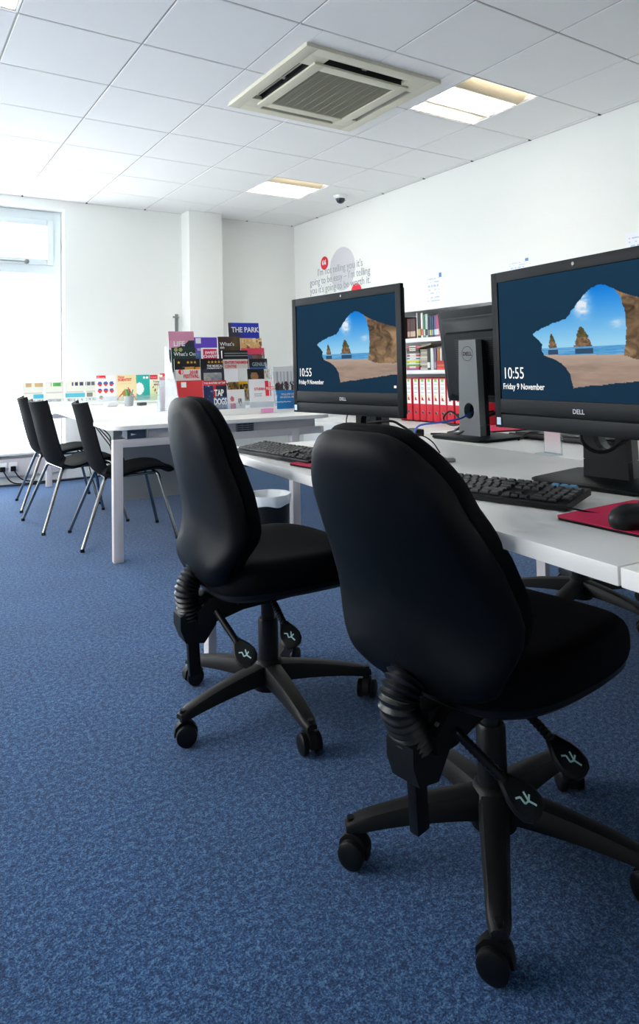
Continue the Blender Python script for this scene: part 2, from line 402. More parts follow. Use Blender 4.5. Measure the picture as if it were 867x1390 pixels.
# ------------------------------------------------------------ bookcase against the right wall
bc = thing('bookcase', 'long white open bookcase against the right wall holding books and red files', 'bookcase', (XR, .1, 0))
BF = 3.22
def bpart(nm, x0, x1, y0, y1, z0, z1, m=TRIMW, bev=.003): return MB().box(((x0+x1)/2-XR, (y0+y1)/2-.1, (z0+z1)/2), (x1-x0, y1-y0, z1-z0), bev).build(nm, m, bc)
bpart('top', BF, XR-.002, -1.6, 2.0, 1.475, 1.500)
bpart('shelf', BF, XR-.02, -1.58, 1.98, 1.214, 1.250)
bpart('shelf', BF, XR-.02, -1.58, 1.98, .950, .982)
bpart('back_panel', XR-.02, XR-.003, -1.6, 2.0, .5, 1.476, mat('bookcase_back', 'aab0b2', .7))
bpart('side_panel', BF+.01, XR-.003, 1.98, 2.0, .5, 1.476); bpart('side_panel', BF+.01, XR-.003, -1.6, -1.58, .5, 1.476)
bpart('side_panel', BF+.02, XR-.02, .05, .07, .5, 1.476)
bpart('base_cabinet', 2.78, XR-.003, -1.6, 2.0, .06, .55, mat('cabinet_white', 'dfe0de', .45))
bpart('plinth', 2.83, XR-.01, -1.58, 1.98, 0.0, .06, GREY)
bpart('door', 2.762, 2.779, 1.21, 1.99, .08, .53); bpart('door', 2.762, 2.779, .41, 1.2, .08, .53); bpart('door', 2.762, 2.779, -.39, .40, .08, .53)

# red lever arch files (copies of one)
def lever_file():
    t = thing('lever_arch_file', '', 'file', (0, 0, 0), 0, 'red lever arch files in a row on the bottom shelf')
    MB().box((.14, 0, .1875), (.28, .074, .355), .004).build('case', RED, t)
    def fn(u, v):
        if v < .1: return (.55, .8, .3) if .25 < u < .75 else (.95, .95, .93)
        if .22 < u < .75 and .62 < v < .86:
            k = (v-.62)/.24; 
            return (.85, .15, .15) if u < .3+.45*k and k > .55 else ((.93, .8, .2) if u < .3+.35*k else (.95, .95, .93))
        if .2 < u < .8 and .15 < v < .55 and int(v*60) % 4 == 0: return (.75, .78, .76)
        return (.96, .96, .94)
    lab = printed('spine_label', .060, .205, .0, fn, 12, 36, parent=t, loc=(-.0012, .030, .150), rot=(0, 0, RW))
    mb = MB(); 
    for k in range(16):
        a, b = 2*pi*k/16, 2*pi*(k+1)/16
        mb.add([(-.002, .013*cos(a), .08+.013*sin(a)), (-.002, .013*cos(b), .08+.013*sin(b)), (-.004, .009*cos(b), .08+.009*sin(b)), (-.004, .009*cos(a), .08+.009*sin(a))], [(0, 1, 2, 3)])
    mb.build('finger_ring', CHROME, t)
    MB().prism([(.010*cos(2*pi*k/16), .08+.010*sin(2*pi*k/16)) for k in range(16)], .002, 'x', (-.0012, 0, 0)).build('finger_hole', DARK, t, smooth=False)
    MB().box((.14, 0, .004), (.27, .06, .008)).build('foot_edge', DARK, t, smooth=False)
    return t
pf = lever_file()
words = ['first', 'second', 'third', 'fourth', 'fifth', 'sixth', 'seventh', 'eighth', 'ninth', 'tenth', 'eleventh', 'twelfth']
ys = [1.135, 1.053, .962, .880, .800, .720, .640, .556, .470, .386, .304, .222]
for k, y in enumerate(ys):
    o = pf if k == 0 else copy_tree(pf)
    o.location = (3.245+.004*(hsh(k, 3)), y, .5515); o['label'] = 'red lever arch file with a white spine label, %s from the left in the row' % words[k]

def book(cols, x, y, z, w, h, d, label, group, lying=False, rz=0.0, name='book'):
    """upright: spine to -X, width along Y; lying: spine toward -X, thickness along Z"""
    t = thing(name, label, 'book', (x, y, z), rz, group)
    c = mat('cover_'+cols[0], cols[0], .5); p = PAPER
    if not lying:
        MB().box((d/2, 0, h/2), (d, w, h), .002, seg=1).build('cover', c, t)
        MB().box((d/2+.004, 0, h/2+.0012), (d-.006, max(.003, w-.005), h-.003)).build('pages', p, t, smooth=False)
        if len(cols) > 1: MB().box((-.0008, 0, h*.22), (.0014, w*.86, h*.26)).build('spine_label', mat('cover_'+cols[1], cols[1], .5), t, smooth=False)
    else:
        MB().box((d/2, 0, h/2), (d, w, h), .002, seg=1).build('cover', c, t)
        if len(cols) > 1: MB().box((-.0008, 0, h*.5), (.0014, w*.5, h*.7)).build('spine_label', mat('cover_'+cols[1], cols[1], .5), t, smooth=False)
    return t
g1 = 'books standing on the upper shelf of the bookcase'
def cname(k): return k
up_books = [(1.056, 1.019, '4a2420', 'b89a80', .170, 'maroon book with pale spine bands, leftmost of the visible row'),
 (1.018, .981, '43211e', 'c0a890', .170, 'maroon book with pale spine bands, second in the row'),
 (.980, .944, '4a2622', 'c8b098', .170, 'maroon book with pale spine bands, third in the row'),
 (.940, .926, 'dcdcd6', None, .215, 'tall thin white book right of the maroon books'),
 (.922, .880, '1a1d1c', 'c9b060', .212, 'tall black book with a yellow mark at its foot'),
 (.878, .852, 'e6e4dc', 'c0584a', .208, 'tall white book beside the black one'),
 (.850, .832, '2e7d55', 'e8e8e0', .190, 'green spined book on the upper shelf'),
 (.830, .800, 'b8c4c6', '22352c', .195, 'pale grey book with a dark green foot'),
 (.798, .778, '1f3440', '6d8a94', .165, 'narrow dark teal book on the upper shelf'),
 (.776, .752, '2a4a66', 'd8c860', .168, 'blue book with a yellow band'),
 (.750, .727, '314d64', '8fa6b4', .168, 'slate blue book on the upper shelf'),
 (.725, .693, '6b5590', 'b8e0ea', .176, 'purple book on the upper shelf'),
 (.691, .660, 'c0486a', 'e8d8d8', .178, 'pink book on the upper shelf'),
 (.657, .622, 'd8b8a8', 'e8e4dc', .172, 'peach coloured book next to the dark screen back'),
 (.620, .596, 'dfe0dc', '7a86a0', .180, 'white book behind the edge of the dark screen back')]
for y0, y1, c, c2, h, lb in up_books: book([c]+([c2] if c2 else []), 3.245+.01*hsh(y0, 1), (y0+y1)/2, 1.251, y0-y1-.001, h, .16, lb, g1)
for k, c in enumerate(['5a2a28', '2d4a60', 'd8d4c8', '803038', '3a6048', 'c8a860', '35343a', '8a94a0']):
    book([c], 3.245, 1.08+.022+k*.04, 1.251, .036, .17+.02*hsh(k, 9), .15, 'book of the upper shelf hidden behind the middle monitor', g1)
g2 = 'books and magazines stacked on the middle shelf of the bookcase'
z = .983
for k, (c, hh, nm) in enumerate([('8d4a86', .014, 'purple'), ('e0567a', .008, 'thin pink'), ('d86a3a', .010, 'orange'), ('5fae4a', .014, 'green'), ('e8e6dc', .010, 'white'), ('8fc24a', .010, 'lime green'), ('e6d640', .012, 'yellow'), ('f0eee6', .008, 'thin white'), ('3a86a8', .012, 'teal'), ('ecebe4', .010, 'off white'), ('c03440', .012, 'red'), ('a8aca8', .014, 'grey'), ('6a5a54', .018, 'brown'), ('1f5a44', .014, 'dark green'), ('b83048', .012, 'crimson'), ('4a9a5a', .006, 'thin green'), ('d84a7a', .012, 'bright pink')]):
    book([c, 'f0f0ec'] if k % 3 else [c], 3.245+.008*hsh(k, 5), .992, z, .155+.01*hsh(k, 2), hh, .16, '%s magazine lying in the colourful stack on the middle shelf' % nm, g2, lying=True, name='magazine'); z += hh+.0006
z = .983
for k in range(9):
    c = ['b9b2a2', '9d968a', 'cbc4b2', 'a39c8c', 'bdb6a4', 'd2ccbc', 'a8a294', 'c2bba8', '8f897c'][k]
    book([c], 3.25+.012*hsh(k, 8), .858, z, .095, .0185, .15, 'beige bound paper, number %s up in the pale stack on the middle shelf' % words[k], g2, lying=True, name='bound_report'); z += .0192
tag(MB().box((0, 0, 0), (.17, .20, .016), .006, rot=(R(-9), 0, 0)).build('folded_folder', mat('manila', 'a89f8a', .7), loc=(3.335, .86, z+.026)), 'beige folder lying tilted on top of the pale stack', 'folder')
for y0, y1, c, c2, h, lb in [(.809, .772, '17191b', 'e6e6e2', .178, 'tall black book on the middle shelf with white foot'), (.770, .733, 'cfd6d0', None, .178, 'pale green white book on the middle shelf'), (.731, .700, '6a5578', '9a88a8', .176, 'mauve book on the middle shelf')]:
    book([c]+([c2] if c2 else []), 3.245, (y0+y1)/2, .983, y0-y1-.001, h, .16, lb, g2)
z = .983
for k, (c, hh, nm) in enumerate([('d8503a', .016, 'orange red'), ('d03038', .014, 'red'), ('e8b070', .006, 'thin yellow'), ('cc3c34', .018, 'scarlet'), ('c03030', .016, 'dark red')]):
    book([c], 3.245, .64, z, .115, hh, .16, '%s book lying flat in the red stack on the middle shelf' % nm, g2, lying=True); z += hh+.0006
for y0, y1, c, h in [(.697, .664, 'b0703a', .10), (.662, .642, 'e0dcd0', .10), (.640, .612, '1f3448', .10), (.610, .590, '3c4650', .095)]:
    book([c], 3.25, (y0+y1)/2, z, y0-y1-.001, h, .14, {'b0703a': 'small orange brown book standing on the red stack', 'e0dcd0': 'small cream book standing on the red stack', '1f3448': 'small navy book standing on the red stack', '3c4650': 'small grey book standing on the red stack'}[c], g2)

# ------------------------------------------------------------ desks
def slab(name, label, a0, a1, b0, b1, grp):
    t = thing(name, label, 'desk', W(a0, b0), -TH, grp)
    MB().box(((a1-a0)/2, (b1-b0)/2, .7157), (a1-a0-.002, b1-b0-.002, .0285), .0025).build('desktop', DESK, t)
    return t
gd = 'white bench desks in the computer cluster'
d1 = slab('computer_desk', 'white bench desk in front of the two near chairs, carrying both keyboards', 0, .8, .002, 1.76, gd)
d2 = slab('computer_desk', 'white bench desk on the far side carrying the monitor seen from behind', .802, 1.6, .002, 1.76, gd)
d3 = slab('computer_desk', 'white bench desk end at the right edge, beyond the seam in the near desktop', 0, .8, -1.6, 0, gd)
d4 = slab('computer_desk', 'white bench desk on the far side beyond the right edge', .802, 1.6, -1.6, 0, gd)
def dleg(t, x, y): MB().box((x, y, .3525), (.03, .055, .705), .003).build('leg', FRAME, t)
MB().box((.37, 1.70, .68), (.78, .03, .04), .003).build('end_beam', FRAME, d1); MB().box((.40, 1.70, .68), (.76, .03, .04), .003).build('end_beam', FRAME, d2)
dleg(d1, -.055, 1.685); dleg(d1, .5, .03); dleg(d2, .76, 1.70); dleg(d2, .74, .03)
MB().box((.4, .9, .69), (.05, 1.6, .025), .003).build('rail', FRAME, d1); MB().box((.4, .9, .69), (.05, 1.6, .025), .003).build('rail', FRAME, d2)
for d in (d3, d4): dleg(d, .7, .06); MB().box((.4, .8, .69), (.05, 1.5, .025), .003).build('rail', FRAME, d)
MB().box((.70, .9, .62), (.19, 1.3, .02)).box((.605, .9, .655), (.006, 1.3, .07)).build('cable_tray', GREY, d1, smooth=False)

# ------------------------------------------------------------ all-in-one computers
CAVE = [(.23, .459), (.30, .415), (.36, .39), (.44, .366), (.49, .286), (.54, .207), (.585, .155), (.625, .139), (.665, .148), (.71, .188), (.738, .25), (.752, .33), (.757, .42), (.757, .52), (.750, .60), (.742, .66),
        (.80, .69), (.88, .70), (1.01, .70), (1.01, .807), (.72, .855), (.464, .896), (.462, .85), (.452, .79), (.43, .745), (.40, .705), (.365, .675), (.335, .66), (.297, .64), (.285, .60), (.290, .552), (.262, .51), (.235, .478)]
def inside(poly, x, y):
    c = False; n = len(poly)
    for i in range(n):
        (x1, y1), (x2, y2) = poly[i], poly[(i+1) % n]
        if (y1 > y) != (y2 > y) and x < (x2-x1)*(y-y1)/(y2-y1)+x1: c = not c
    return c
def shore(u, v):
    jit = .012*(fbm(u*30, v*30)-.5)
    if inside(CAVE, u+jit, v+jit):
        if v < .585:
            sky = mixc(h3('0a78dc'), h3('9bd4f2'), (v-.12)/.44)
            c = fbm(u*26, v*34)*math.exp(-((u-.53)**2/.0016+(v-.27)**2/.007)) + .8*fbm(u*20, v*50)*math.exp(-((u-.72)**2/.0012+(v-.43)**2/.0006))
            sky = mixc(sky, (.9, .93, .97), c*2.2)
            for cx, w, top in ((.355, .026, .475), (.535, .052, .435)):
                k = (v-top)/(.585-top)
                if 0 < k and abs(u-cx+w*.25*(1-k)) < w*(.12+.95*k**.8)*(.65+.6*fbm(u*50, v*90+cx*9)): return mixc(h3('6c6a42') if k < .5 else h3('b08a68'), h3('3b3228'), fbm(u*70, v*60)*1.1-.1)
            return sky
        if v < .645+.03*(u-.5):
            w = mixc(h3('2f86c8'), h3('7fb6dc'), fbm(u*12, v*120)*1.2)
            if (abs(u-.355) < .03 or abs(u-.535) < .05) and .60 < v < .635: w = h3('34506a')
            return w
        s = mixc(h3('8c7b74'), h3('b49a86'), fbm(u*9, v*50)); return mixc(h3('b9a596'), s, (v-.64)/.1)
    if u > .70 and v < .70+.02 and v > .17+.45*(u-.70)**.7*.9*(1 if u > .7 else 0):
        n = fbm(u*18+3*fbm(u*9, v*9), v*10); return mixc(h3('3d3026'), h3('a88a68'), n*1.5-.25)
    d = fbm(u*14, v*12)*.05
    return tuple(x+d*.35 for x in h3('173a52')) if v > .5 and False else mixc(h3('152c40'), h3('1b4058'), .5+d*4-.3*v)
def aio(label, loc, rotz, stand=(0, .17, 0), lit=True, tilt=0.0, pz=.140, grp='all-in-one computers on the white desks'):
    """origin: desk point below the middle of the screen face. front -Y, right +X. stand=(dx,dy,rot)"""
    t = thing('computer_monitor', label, 'monitor', loc, rotz, grp)
    pw, ph = .530, .388
    piv = bpy.data.objects.new('display_head', None) if False else None
    def Tt(mb):
        T = Matrix.Translation((0, 0, pz+.2)) @ Matrix.Rotation(-tilt, 4, 'X') @ Matrix.Translation((0, 0, -pz-.2))
        mb.v = [T @ v for v in mb.v]; return mb
    rx = (-tilt, 0, 0)
    bz, tz, chin = .022, .026, .072
    sw, sh = pw-2*bz, ph-tz-chin
    mb = MB()        # bezel of four bars around the recessed screen, with chin
    mb.box((-pw/2+bz/2, .007, pz+ph/2), (bz, .014, ph), .0025); mb.box((pw/2-bz/2, .007, pz+ph/2), (bz, .014, ph), .0025)
    mb.box((0, .007, pz+ph-tz/2), (pw-2*bz+.002, .014, tz), .0025); mb.box((0, .007, pz+chin*.75+.0005), (pw-2*bz+.002, .014, chin*.5), .0025)
    mb.box((0, .0075, pz+chin*.24), (pw-2*bz+.004, .014, chin*.47), .0025)
    body = Tt(mb).build('bezel', MONB, t)
    mb = MB()        # rear housing, slightly tapered
    def rr(w, h, y, zc, c=.012):
        w, h = w/2, h/2; return [(x, y, zc+zz) for x, zz in ((-w+c, -h), (w-c, -h), (w, -h+c), (w, h-c), (w-c, h), (-w+c, h), (-w, h-c), (-w, -h+c))]
    zc = pz+ph/2
    mb.loft([rr(pw-.001, ph-.001, .0135, zc), rr(pw-.004, ph-.004, .018, zc), rr(pw-.09, ph-.06, .036, zc-.002), rr(pw-.11, ph-.08, .044, zc-.004)])
    mb.loft([rr(.40, .27, .040, zc-.03), rr(.38, .25, .060, zc-.03)])
    Tt(mb).build('rear_housing', MONB, t)
    mb = MB().box((0, .0365, pz+ph-.036), (pw-.12, .006, .006)); 
    for k in range(14): mb.box((0,   .0602, zc+.07-k*.008), (.24, .002, .003))
    Tt(mb).build('vent', DARK, t, smooth=False)
    T = Matrix.Translation((0, 0, pz+.2)) @ Matrix.Rotation(-tilt, 4, 'X') @ Matrix.Translation((0, 0, -pz-.2))
    sc_loc = T @ Vector((-sw/2, .004, pz+chin))
    if lit:
        key = 'screen_picture'
        if key in SHARED:
            o = bpy.data.objects.new(key, SHARED[key]); COL.objects.link(o); o.parent = t
        else:
            o = printed(key, sw, sh, 0, shore, 280, 152, SCREEN, parent=t); SHARED[key] = o.data
        o.location = sc_loc; o.rotation_euler = rx
        text('10:55', .040, SCRW, t, T @ Vector((-sw/2+.008, .0032, pz+chin+.050)), (pi/2-tilt, 0, 0), xs=.82, ext=.0001)
        text('Friday 9 November', .0205, SCRW, t, T @ Vector((-sw/2+.007, .0032, pz+chin+.024)), (pi/2-tilt, 0, 0), xs=.84, ext=.0001, bold=.008)
        for k in range(1): MB().box((sw/2-.012, .0032, pz+chin+.018), (.009, .0006, .007)).build('network_icon', SCRW, t, smooth=False)
        text('DELL', .0145, mat('logo_silver', 'c8ccd0', .3), t, (-.0005, -.0006, pz+.0455), align='CENTER', bold=.02, name='logo')
    else: MB().box((0, .006, pz+chin+sh/2), (sw, .004, sh)).build('screen', mat('screen_dark', '05070a', .15), t, smooth=False)
    MB().lathe([(.004, 0), (.004, .001)], 12, T=T @ Matrix.Translation((0, 0, pz+ph-.012)) @ Matrix.Rotation(pi/2, 4, 'X')).build('webcam', mat('lens', '20303a', .1), t)
    MB().box((-pw/2+.014, -.0008, pz+.016), (.014, .001, .018)).build('sticker', mat('sticker_blue', 'c4dcf0', .4), t, smooth=False)
    # stand
    dx, dy, dr = stand
    sb = bpy.data.objects.new('stand', None)
    St = Matrix.Translation((dx, dy, 0)) @ Matrix.Rotation(dr, 4, 'Z')
    mb = MB(); 
    def plate(w, d, z, c=.02):
        w, d = w/2, d/2; return [(x, y-.02, z) for x, y in ((-w+c, -d), (w-c, -d), (w, -d+c), (w, d-c), (w-c, d), (-w+c, d), (-w, d-c), (-w, -d+c))]
    mb.loft([plate(.27, .235, 0), plate(.285, .245, .006), plate(.285, .245, .011), plate(.27, .235, .0145)], T=St)
    base = mb.build('stand_base', MONB, t)
    def slab_hole(y0, y1, wb, wt, zb, zt_, mm, par, nm):
        r, hz = .027, .110; cor = []
        W_ = lambda z: wb+(wt-wb)*(z-zb)/(zt_-zb)
        z0_, z1_ = hz-.055, hz+.055
        mb = MB(); inner = []; outer = []
        angs = sorted([2*pi*k/24 for k in range(24)] + [math.atan2(sz*.055, sx*W_(hz+sz*.055)) % (2*pi) for sx in (-1, 1) for sz in (-1, 1)])
        for an in angs:
            ca, sa = cos(an), sin(an); inner.append((r*ca, hz+r*1.12*sa))
            t_ = min(W_(hz)/abs(ca) if abs(ca) > 1e-6 else 9, .055/abs(sa) if abs(sa) > 1e-6 else 9); z = hz+t_*sa; x = t_*ca
            if abs(abs(sa)*t_-.055) > 1e-6: x = math.copysign(W_(z), ca)
            else: x = max(-W_(z), min(W_(z), x))
            outer.append((x, z))
        N = len(angs); vs = []
        for y in (y0, y1): vs += [(p[0], y, p[1]) for p in inner] + [(p[0], y, p[1]) for p in outer]
        fs = []
        for k in range(N):
            k2 = (k+1) % N
            fs += [(k, k2, N+k2, N+k), (2*N+k, 3*N+k, 3*N+k2, 2*N+k2), (k, 2*N+k, 2*N+k2, k2), (N+k, N+k2, 3*N+k2, 3*N+k)]
        mb.add(vs, fs, 0, St)
        for za, zb_ in ((zb, z0_), (z1_, zt_)):
            mb.loft([[(x, y, z) for x, y in ((-W_(z), y0), (W_(z), y0), (W_(z), y1), (-W_(z), y1))] for z in (za, zb_)], T=St)
        return mb.build(nm, mm, par, smooth=False)
    c_ = slab_hole(-.012, .020, .056, .045, .0145, .386, [MONG], t, 'stand_column')
    slab_hole(-.034, -.0121, .056, .045, .0145, .384, [MONB], t, 'column_front')
    # neck between column and housing
    p0 = St @ Vector((0, -.02, .26)); p1 = Vector((0, .055, .29))
    MB().tube([p0, (p0+p1)/2, p1], [.03, .032, .04], 14).build('neck', MONB, t)
    rg = MB()
    for k in range(32):
        a, b = 2*pi*k/32, 2*pi*(k+1)/32; r0, r1 = .027, .0292
        rg.add([(r0*cos(a), .0206, .332+r0*sin(a)), (r0*cos(b), .0206, .332+r0*sin(b)), (r1*cos(b), .0206, .332+r1*sin(b)), (r1*cos(a), .0206, .332+r1*sin(a))], [(0, 1, 2, 3)], T=St)
    rg.build('logo_ring', DARK, c_, smooth=False)
    l = text('DELL', .021, DARK, c_, St @ Vector((0, .0208, .3245)), (pi/2, 0, pi+dr), align='CENTER', bold=.03, name='logo')
    return t
SHARED = {}
RZ = -TH-pi/2
m_right = aio('lit widescreen monitor at the right edge showing a sea cave beach and 10:55', W(.366, .387, .73), RZ, stand=(-.075, .19, R(12)), pz=.131)
m_mid = aio('lit widescreen monitor in the middle of the photo, behind the empty near chairs', W(.230, 1.193, .73), RZ+R(10.8), stand=(0, .13, R(-4)))
m_far = aio('dark monitor on the far desk seen from behind with a round logo on its stand', W(1.03, 1.43, .73), RZ+pi, stand=(-.02, .10, R(6)), lit=False, tilt=R(7), pz=.135)
MB().box((-.115, -.072, .0150), (.06, .011, .001), rot=(0, 0, R(12))).build('label_strip', WHITE, m_right, smooth=False)

# ------------------------------------------------------------ keyboards, mice, mats
KEYM = mat('key_black', '16191b', .45); KEYB = mat('key_blue', '2a78a0', .45)
def keyboard(label, loc, rotz, full=True):
    t = thing('keyboard', label, 'keyboard', loc, rotz, 'black full size keyboards on the desks')
    mb = MB(); L, D = .442, .127
    prof = [(0, .002), (0, .010), (.004, .013), (D-.006, .028), (D, .026), (D, .014), (D-.02, .012), (.01, .002)]
    mb.loft([[(x, y, z) for y, z in prof] for x in (0, L)]); mb.build('body', PLA, t, ang=25)
    MB().box((.05, D-.018, .006), (.03, .012, .012), .002).box((L-.05, D-.018, .006), (.03, .012, .012), .002).build('foot', PLA, t)
    meshes = {}
    def key(x, y, w, m=KEYM, d=.0155):
        k = (round(w, 4), m.name, d)
        z = .0145+.0155*(y/D)
        if k not in meshes:
            b = MB(); ww, dd = (w-.0025)/2, (d)/2
            b.loft([[(px, py, z_) for px, py in ((-ww+s, -dd+s), (ww-s, -dd+s), (ww-s, dd-s), (-ww+s, dd-s))] for s, z_ in ((0, 0), (.0005, .003), (.002, .0055))])
            o = b.build('key', m, t, ang=20); meshes[k] = o.data
        else: o = bpy.data.objects.new('key', meshes[k]); COL.objects.link(o); o.parent = t
        o.location = (x+w/2, y, z-.001); o.rotation_euler = (R(7), 0, 0)
    u = .019; x0 = .010; r = [.018, .037, .056, .075, .094]
    rows = [[1.25, 1.25, 1.25, 6.25, 1.25, 1.25, 1.25, 1.25], [1.25]+[1]*11+[2.75], [1.75]+[1]*12+[1.25], [1.5]+[1]*12+[1.5], [1]*13+[2]]
    for y, row in zip(r, rows):
        x = x0
        for w in row: key(x, y, w*u); x += w*u
    if full:
        x = x0
        for k in range(13):
            key(x, .114, u, d=.011); x += u*(1.5 if k in (0, 4, 8) else 1.1)
    xn = x0+15.3*u
    for dx in (0, 1, 2): key(xn+dx*u, r[0], u)
    key(xn+u, r[1], u)
    for y in (r[3], r[4]):
        for dx in (0, 1, 2): key(xn+dx*u, y, u)
    if full:
        for dx in (0, 1, 2): key(xn+dx*u, .114, u, d=.011)
    xp = xn+3.3*u
    for dx in range(4):
        for k in range(1, 5): key(xp+dx*u, r[k], u)
    key(xp, r[0], 2*u); key(xp+2*u, r[0], u)
    if full:
        for dx in range(3): key(xp+dx*u, .114, u, KEYB, d=.011)
    return t
# keyboard local X runs along -b (to the viewer's right when seated), Y away from the sitter
def kb_place(label, a, b, extra, full=True): return keyboard(label, W(a, b, .7305), RZ+R(extra), full)
k2 = kb_place('black keyboard in front of the right monitor, beside the large pink mat', .062, .705, 19.5)
k1 = kb_place('black keyboard in front of the middle monitor, between the two near chairs', .010, 1.585, 9)
tag(MB().box((.22, .0635, .012), (.44, .127, .016), .004).box((.21, .066, .023), (.41, .10, .006), .003).build('keyboard', PLA, loc=W(1.22, .93, .7305), rotz=RZ+pi+R(4)), 'black keyboard on the far desk seen edge on under the right monitor', 'keyboard', 'black full size keyboards on the desks')

def mousemat(label, loc, rotz, w=.24, d=.20):
    t = thing('mouse_mat', label, 'mouse mat', loc, rotz, 'bright pink mouse mats')
    def rr(w0, d0, z, c=.012): return [(x, y, z) for x, y in ((c+w0, w0), (w-c-w0, w0), (w-w0, c+w0), (w-w0, d-c-w0), (w-c-w0, d-w0), (c+w0, d-w0), (w0, d-c-w0), (w0, c+w0))]
    MB().loft([rr(.0008, 0, 0), rr(0, 0, .0045)]).build('rubber_backing', PLA, t, smooth=False)
    MB().loft([rr(0, 0, .0046), rr(.0006, 0, .006)]).build('pink_surface', PINK, t, smooth=False)
    return t
mousemat('bright pink mouse mat under the black mouse at the right edge of the desk', W(.148, .262, .7305), RZ+R(4), .30, .255)
mousemat('bright pink mouse mat with only a corner showing between keyboard and chair back', W(.035, 1.195, .7305), RZ+R(10), .24, .2)
mousemat('bright pink mouse mat on the far desk behind the dark monitor', W(1.36, 1.52, .7305), RZ+pi+R(-8), .24, .22)
ms = thing('computer_mouse', 'black wired mouse on the pink mat, half cut by the right edge', 'mouse', W(.205, .135, .737), RZ+R(10))
mb = MB()
for z_, s in ((0, .92), (.008, 1), (.018, .97), (.027, .82), (.033, .55), (.036, .2)):
    pass
mb.loft([[(.031*s*cos(2*pi*k/24)*(1-.08*sin(2*pi*k/24)), .056*(s if z_ < .02 else s)*sin(2*pi*k/24)+z_*.12*-1, z_) for k in range(24)] for z_, s in ((0, .92), (.008, 1), (.018, .97), (.027, .82), (.033, .55), (.0355, .2))])
mb.build('shell', PLA, ms); MB().lathe([(.006, -.003), (.006, .003)], 14, T=Matrix.Translation((0, .03, .031)) @ Matrix.Rotation(pi/2, 4, 'Y')).build('scroll_wheel', RUB, ms)
MB().tube(crv([(0, .055, .008), (-.01, .10, .004), (.03, .17, .002), (.10, .22, .002)]), .0018, 6).build('cable', PLA, ms)

def wtube(name, label, cat, pts, r, m, n=6, group=None):
    P = [W(*p) for p in pts]; o0 = P[0].copy()
    o = MB().tube([p-o0 for p in crv(P, n)], r, 8).build(name, m, loc=o0); return tag(o, label, cat, group)
wtube('keyboard_cable', 'thin black keyboard cable on the desk running right from the keyboard', 'cable', [(.19, .30, .745), (.24, .22, .734), (.27, .12, .734), (.27, -.10, .734)], .0018, PLA)
wtube('monitor_cable', 'thick black cable looping under the right monitor', 'cable', [(.43, .435, .875), (.425, .435, .853), (.428, .432, .834), (.447, .42, .817), (.47, .405, .816), (.495, .39, .832), (.52, .385, .841)], .0045, PLA)
wtube('power_cable', 'black cable curving over the desk from behind the middle monitor', 'cable', [(.25, 1.08, .852), (.285, 1.01, .859), (.31, .99, .845), (.345, .972, .817), (.375, .955, .784), (.41, .965, .752), (.45, .99, .738)], .0038, PLA)
wtube('power_cable', 'thin black cable curling beside the foot of the middle monitor', 'cable', [(.40, 1.14, .80), (.46, 1.12, .80), (.49, 1.09, .78), (.50, 1.06, .745)], .002, PLA)
tag(MB().box((0, 0, .007), (.085, .028, .012), .005).box((0, 0, .0145), (.07, .018, .003), .001, 1).build('cable_connector', [mat('connector_grey', '8a8c88', .4), WHITE], loc=W(.465, .985, .7305), rotz=-TH+R(75)), 'small grey and white connector lying at the end of the curved cable', 'connector')
wtube('monitor_cable', 'thin dark cable loop hanging left of the middle monitor foot', 'cable', [(.36, 1.35, .90), (.37, 1.40, .87), (.37, 1.42, .82), (.39, 1.38, .785), (.41, 1.33, .80), (.41, 1.30, .86)], .0022, PLA)
wtube('network_cable', 'blue network cable from the grey stand across the desk to the black adapter', 'cable', [(1.0, 1.42, .842), (.942, 1.431, .831), (.878, 1.42, .812), (.815, 1.454, .799), (.77, 1.512, .789), (.754, 1.531, .78), (.747, 1.54, .764), (.744, 1.545, .736)], .0038, BLUEC)
for k in range(3):
    wtube('power_cable', ['black cable through the stand hole, coiled beside the grey stand', 'black cable dropping from the stand hole to the desk', 'black cable lying loosely behind the blue cable'][k], 'cable',
          [[(1.02, 1.38, .83), (.95, 1.42, .80), (.90, 1.50, .78), (.91, 1.57, .80), (.93, 1.55, .83), (.93, 1.49, .80), (.91, 1.46, .75), (.88, 1.52, .738)],
           [(1.01, 1.37, .825), (.94, 1.40, .80), (.91, 1.44, .76), (.90, 1.50, .740), (.92, 1.58, .737), (.88, 1.62, .737)],
           [(1.02, 1.39, .835), (.96, 1.45, .81), (.93, 1.50, .765), (.95, 1.55, .75), (.97, 1.62, .737)]][k], .0042, PLA)
ad = thing('power_adapter', 'small black adapter box on the desk left of the grey stand', 'adapter', W(.835, 1.66, .7305), -TH+R(80))
MB().box((0, 0, .014), (.085, .038, .028), .006).build('case', PLA, ad); MB().tube(crv([(.04, 0, .016), (.07, .01, .012), (.12, -.02, .006)]), .003).build('lead', PLA, ad)
for k, (a, b) in enumerate(((1.05, 1.79-.08), (.98, 1.05))):
    pass
wtube('power_cable', 'black cable lying on the desk right of the grey stand base', 'cable', [(.98, 1.22, .738), (1.08, 1.25, .76), (1.16, 1.20, .74), (1.14, 1.10, .736), (1.20, 1.02, .736)], .003, PLA)

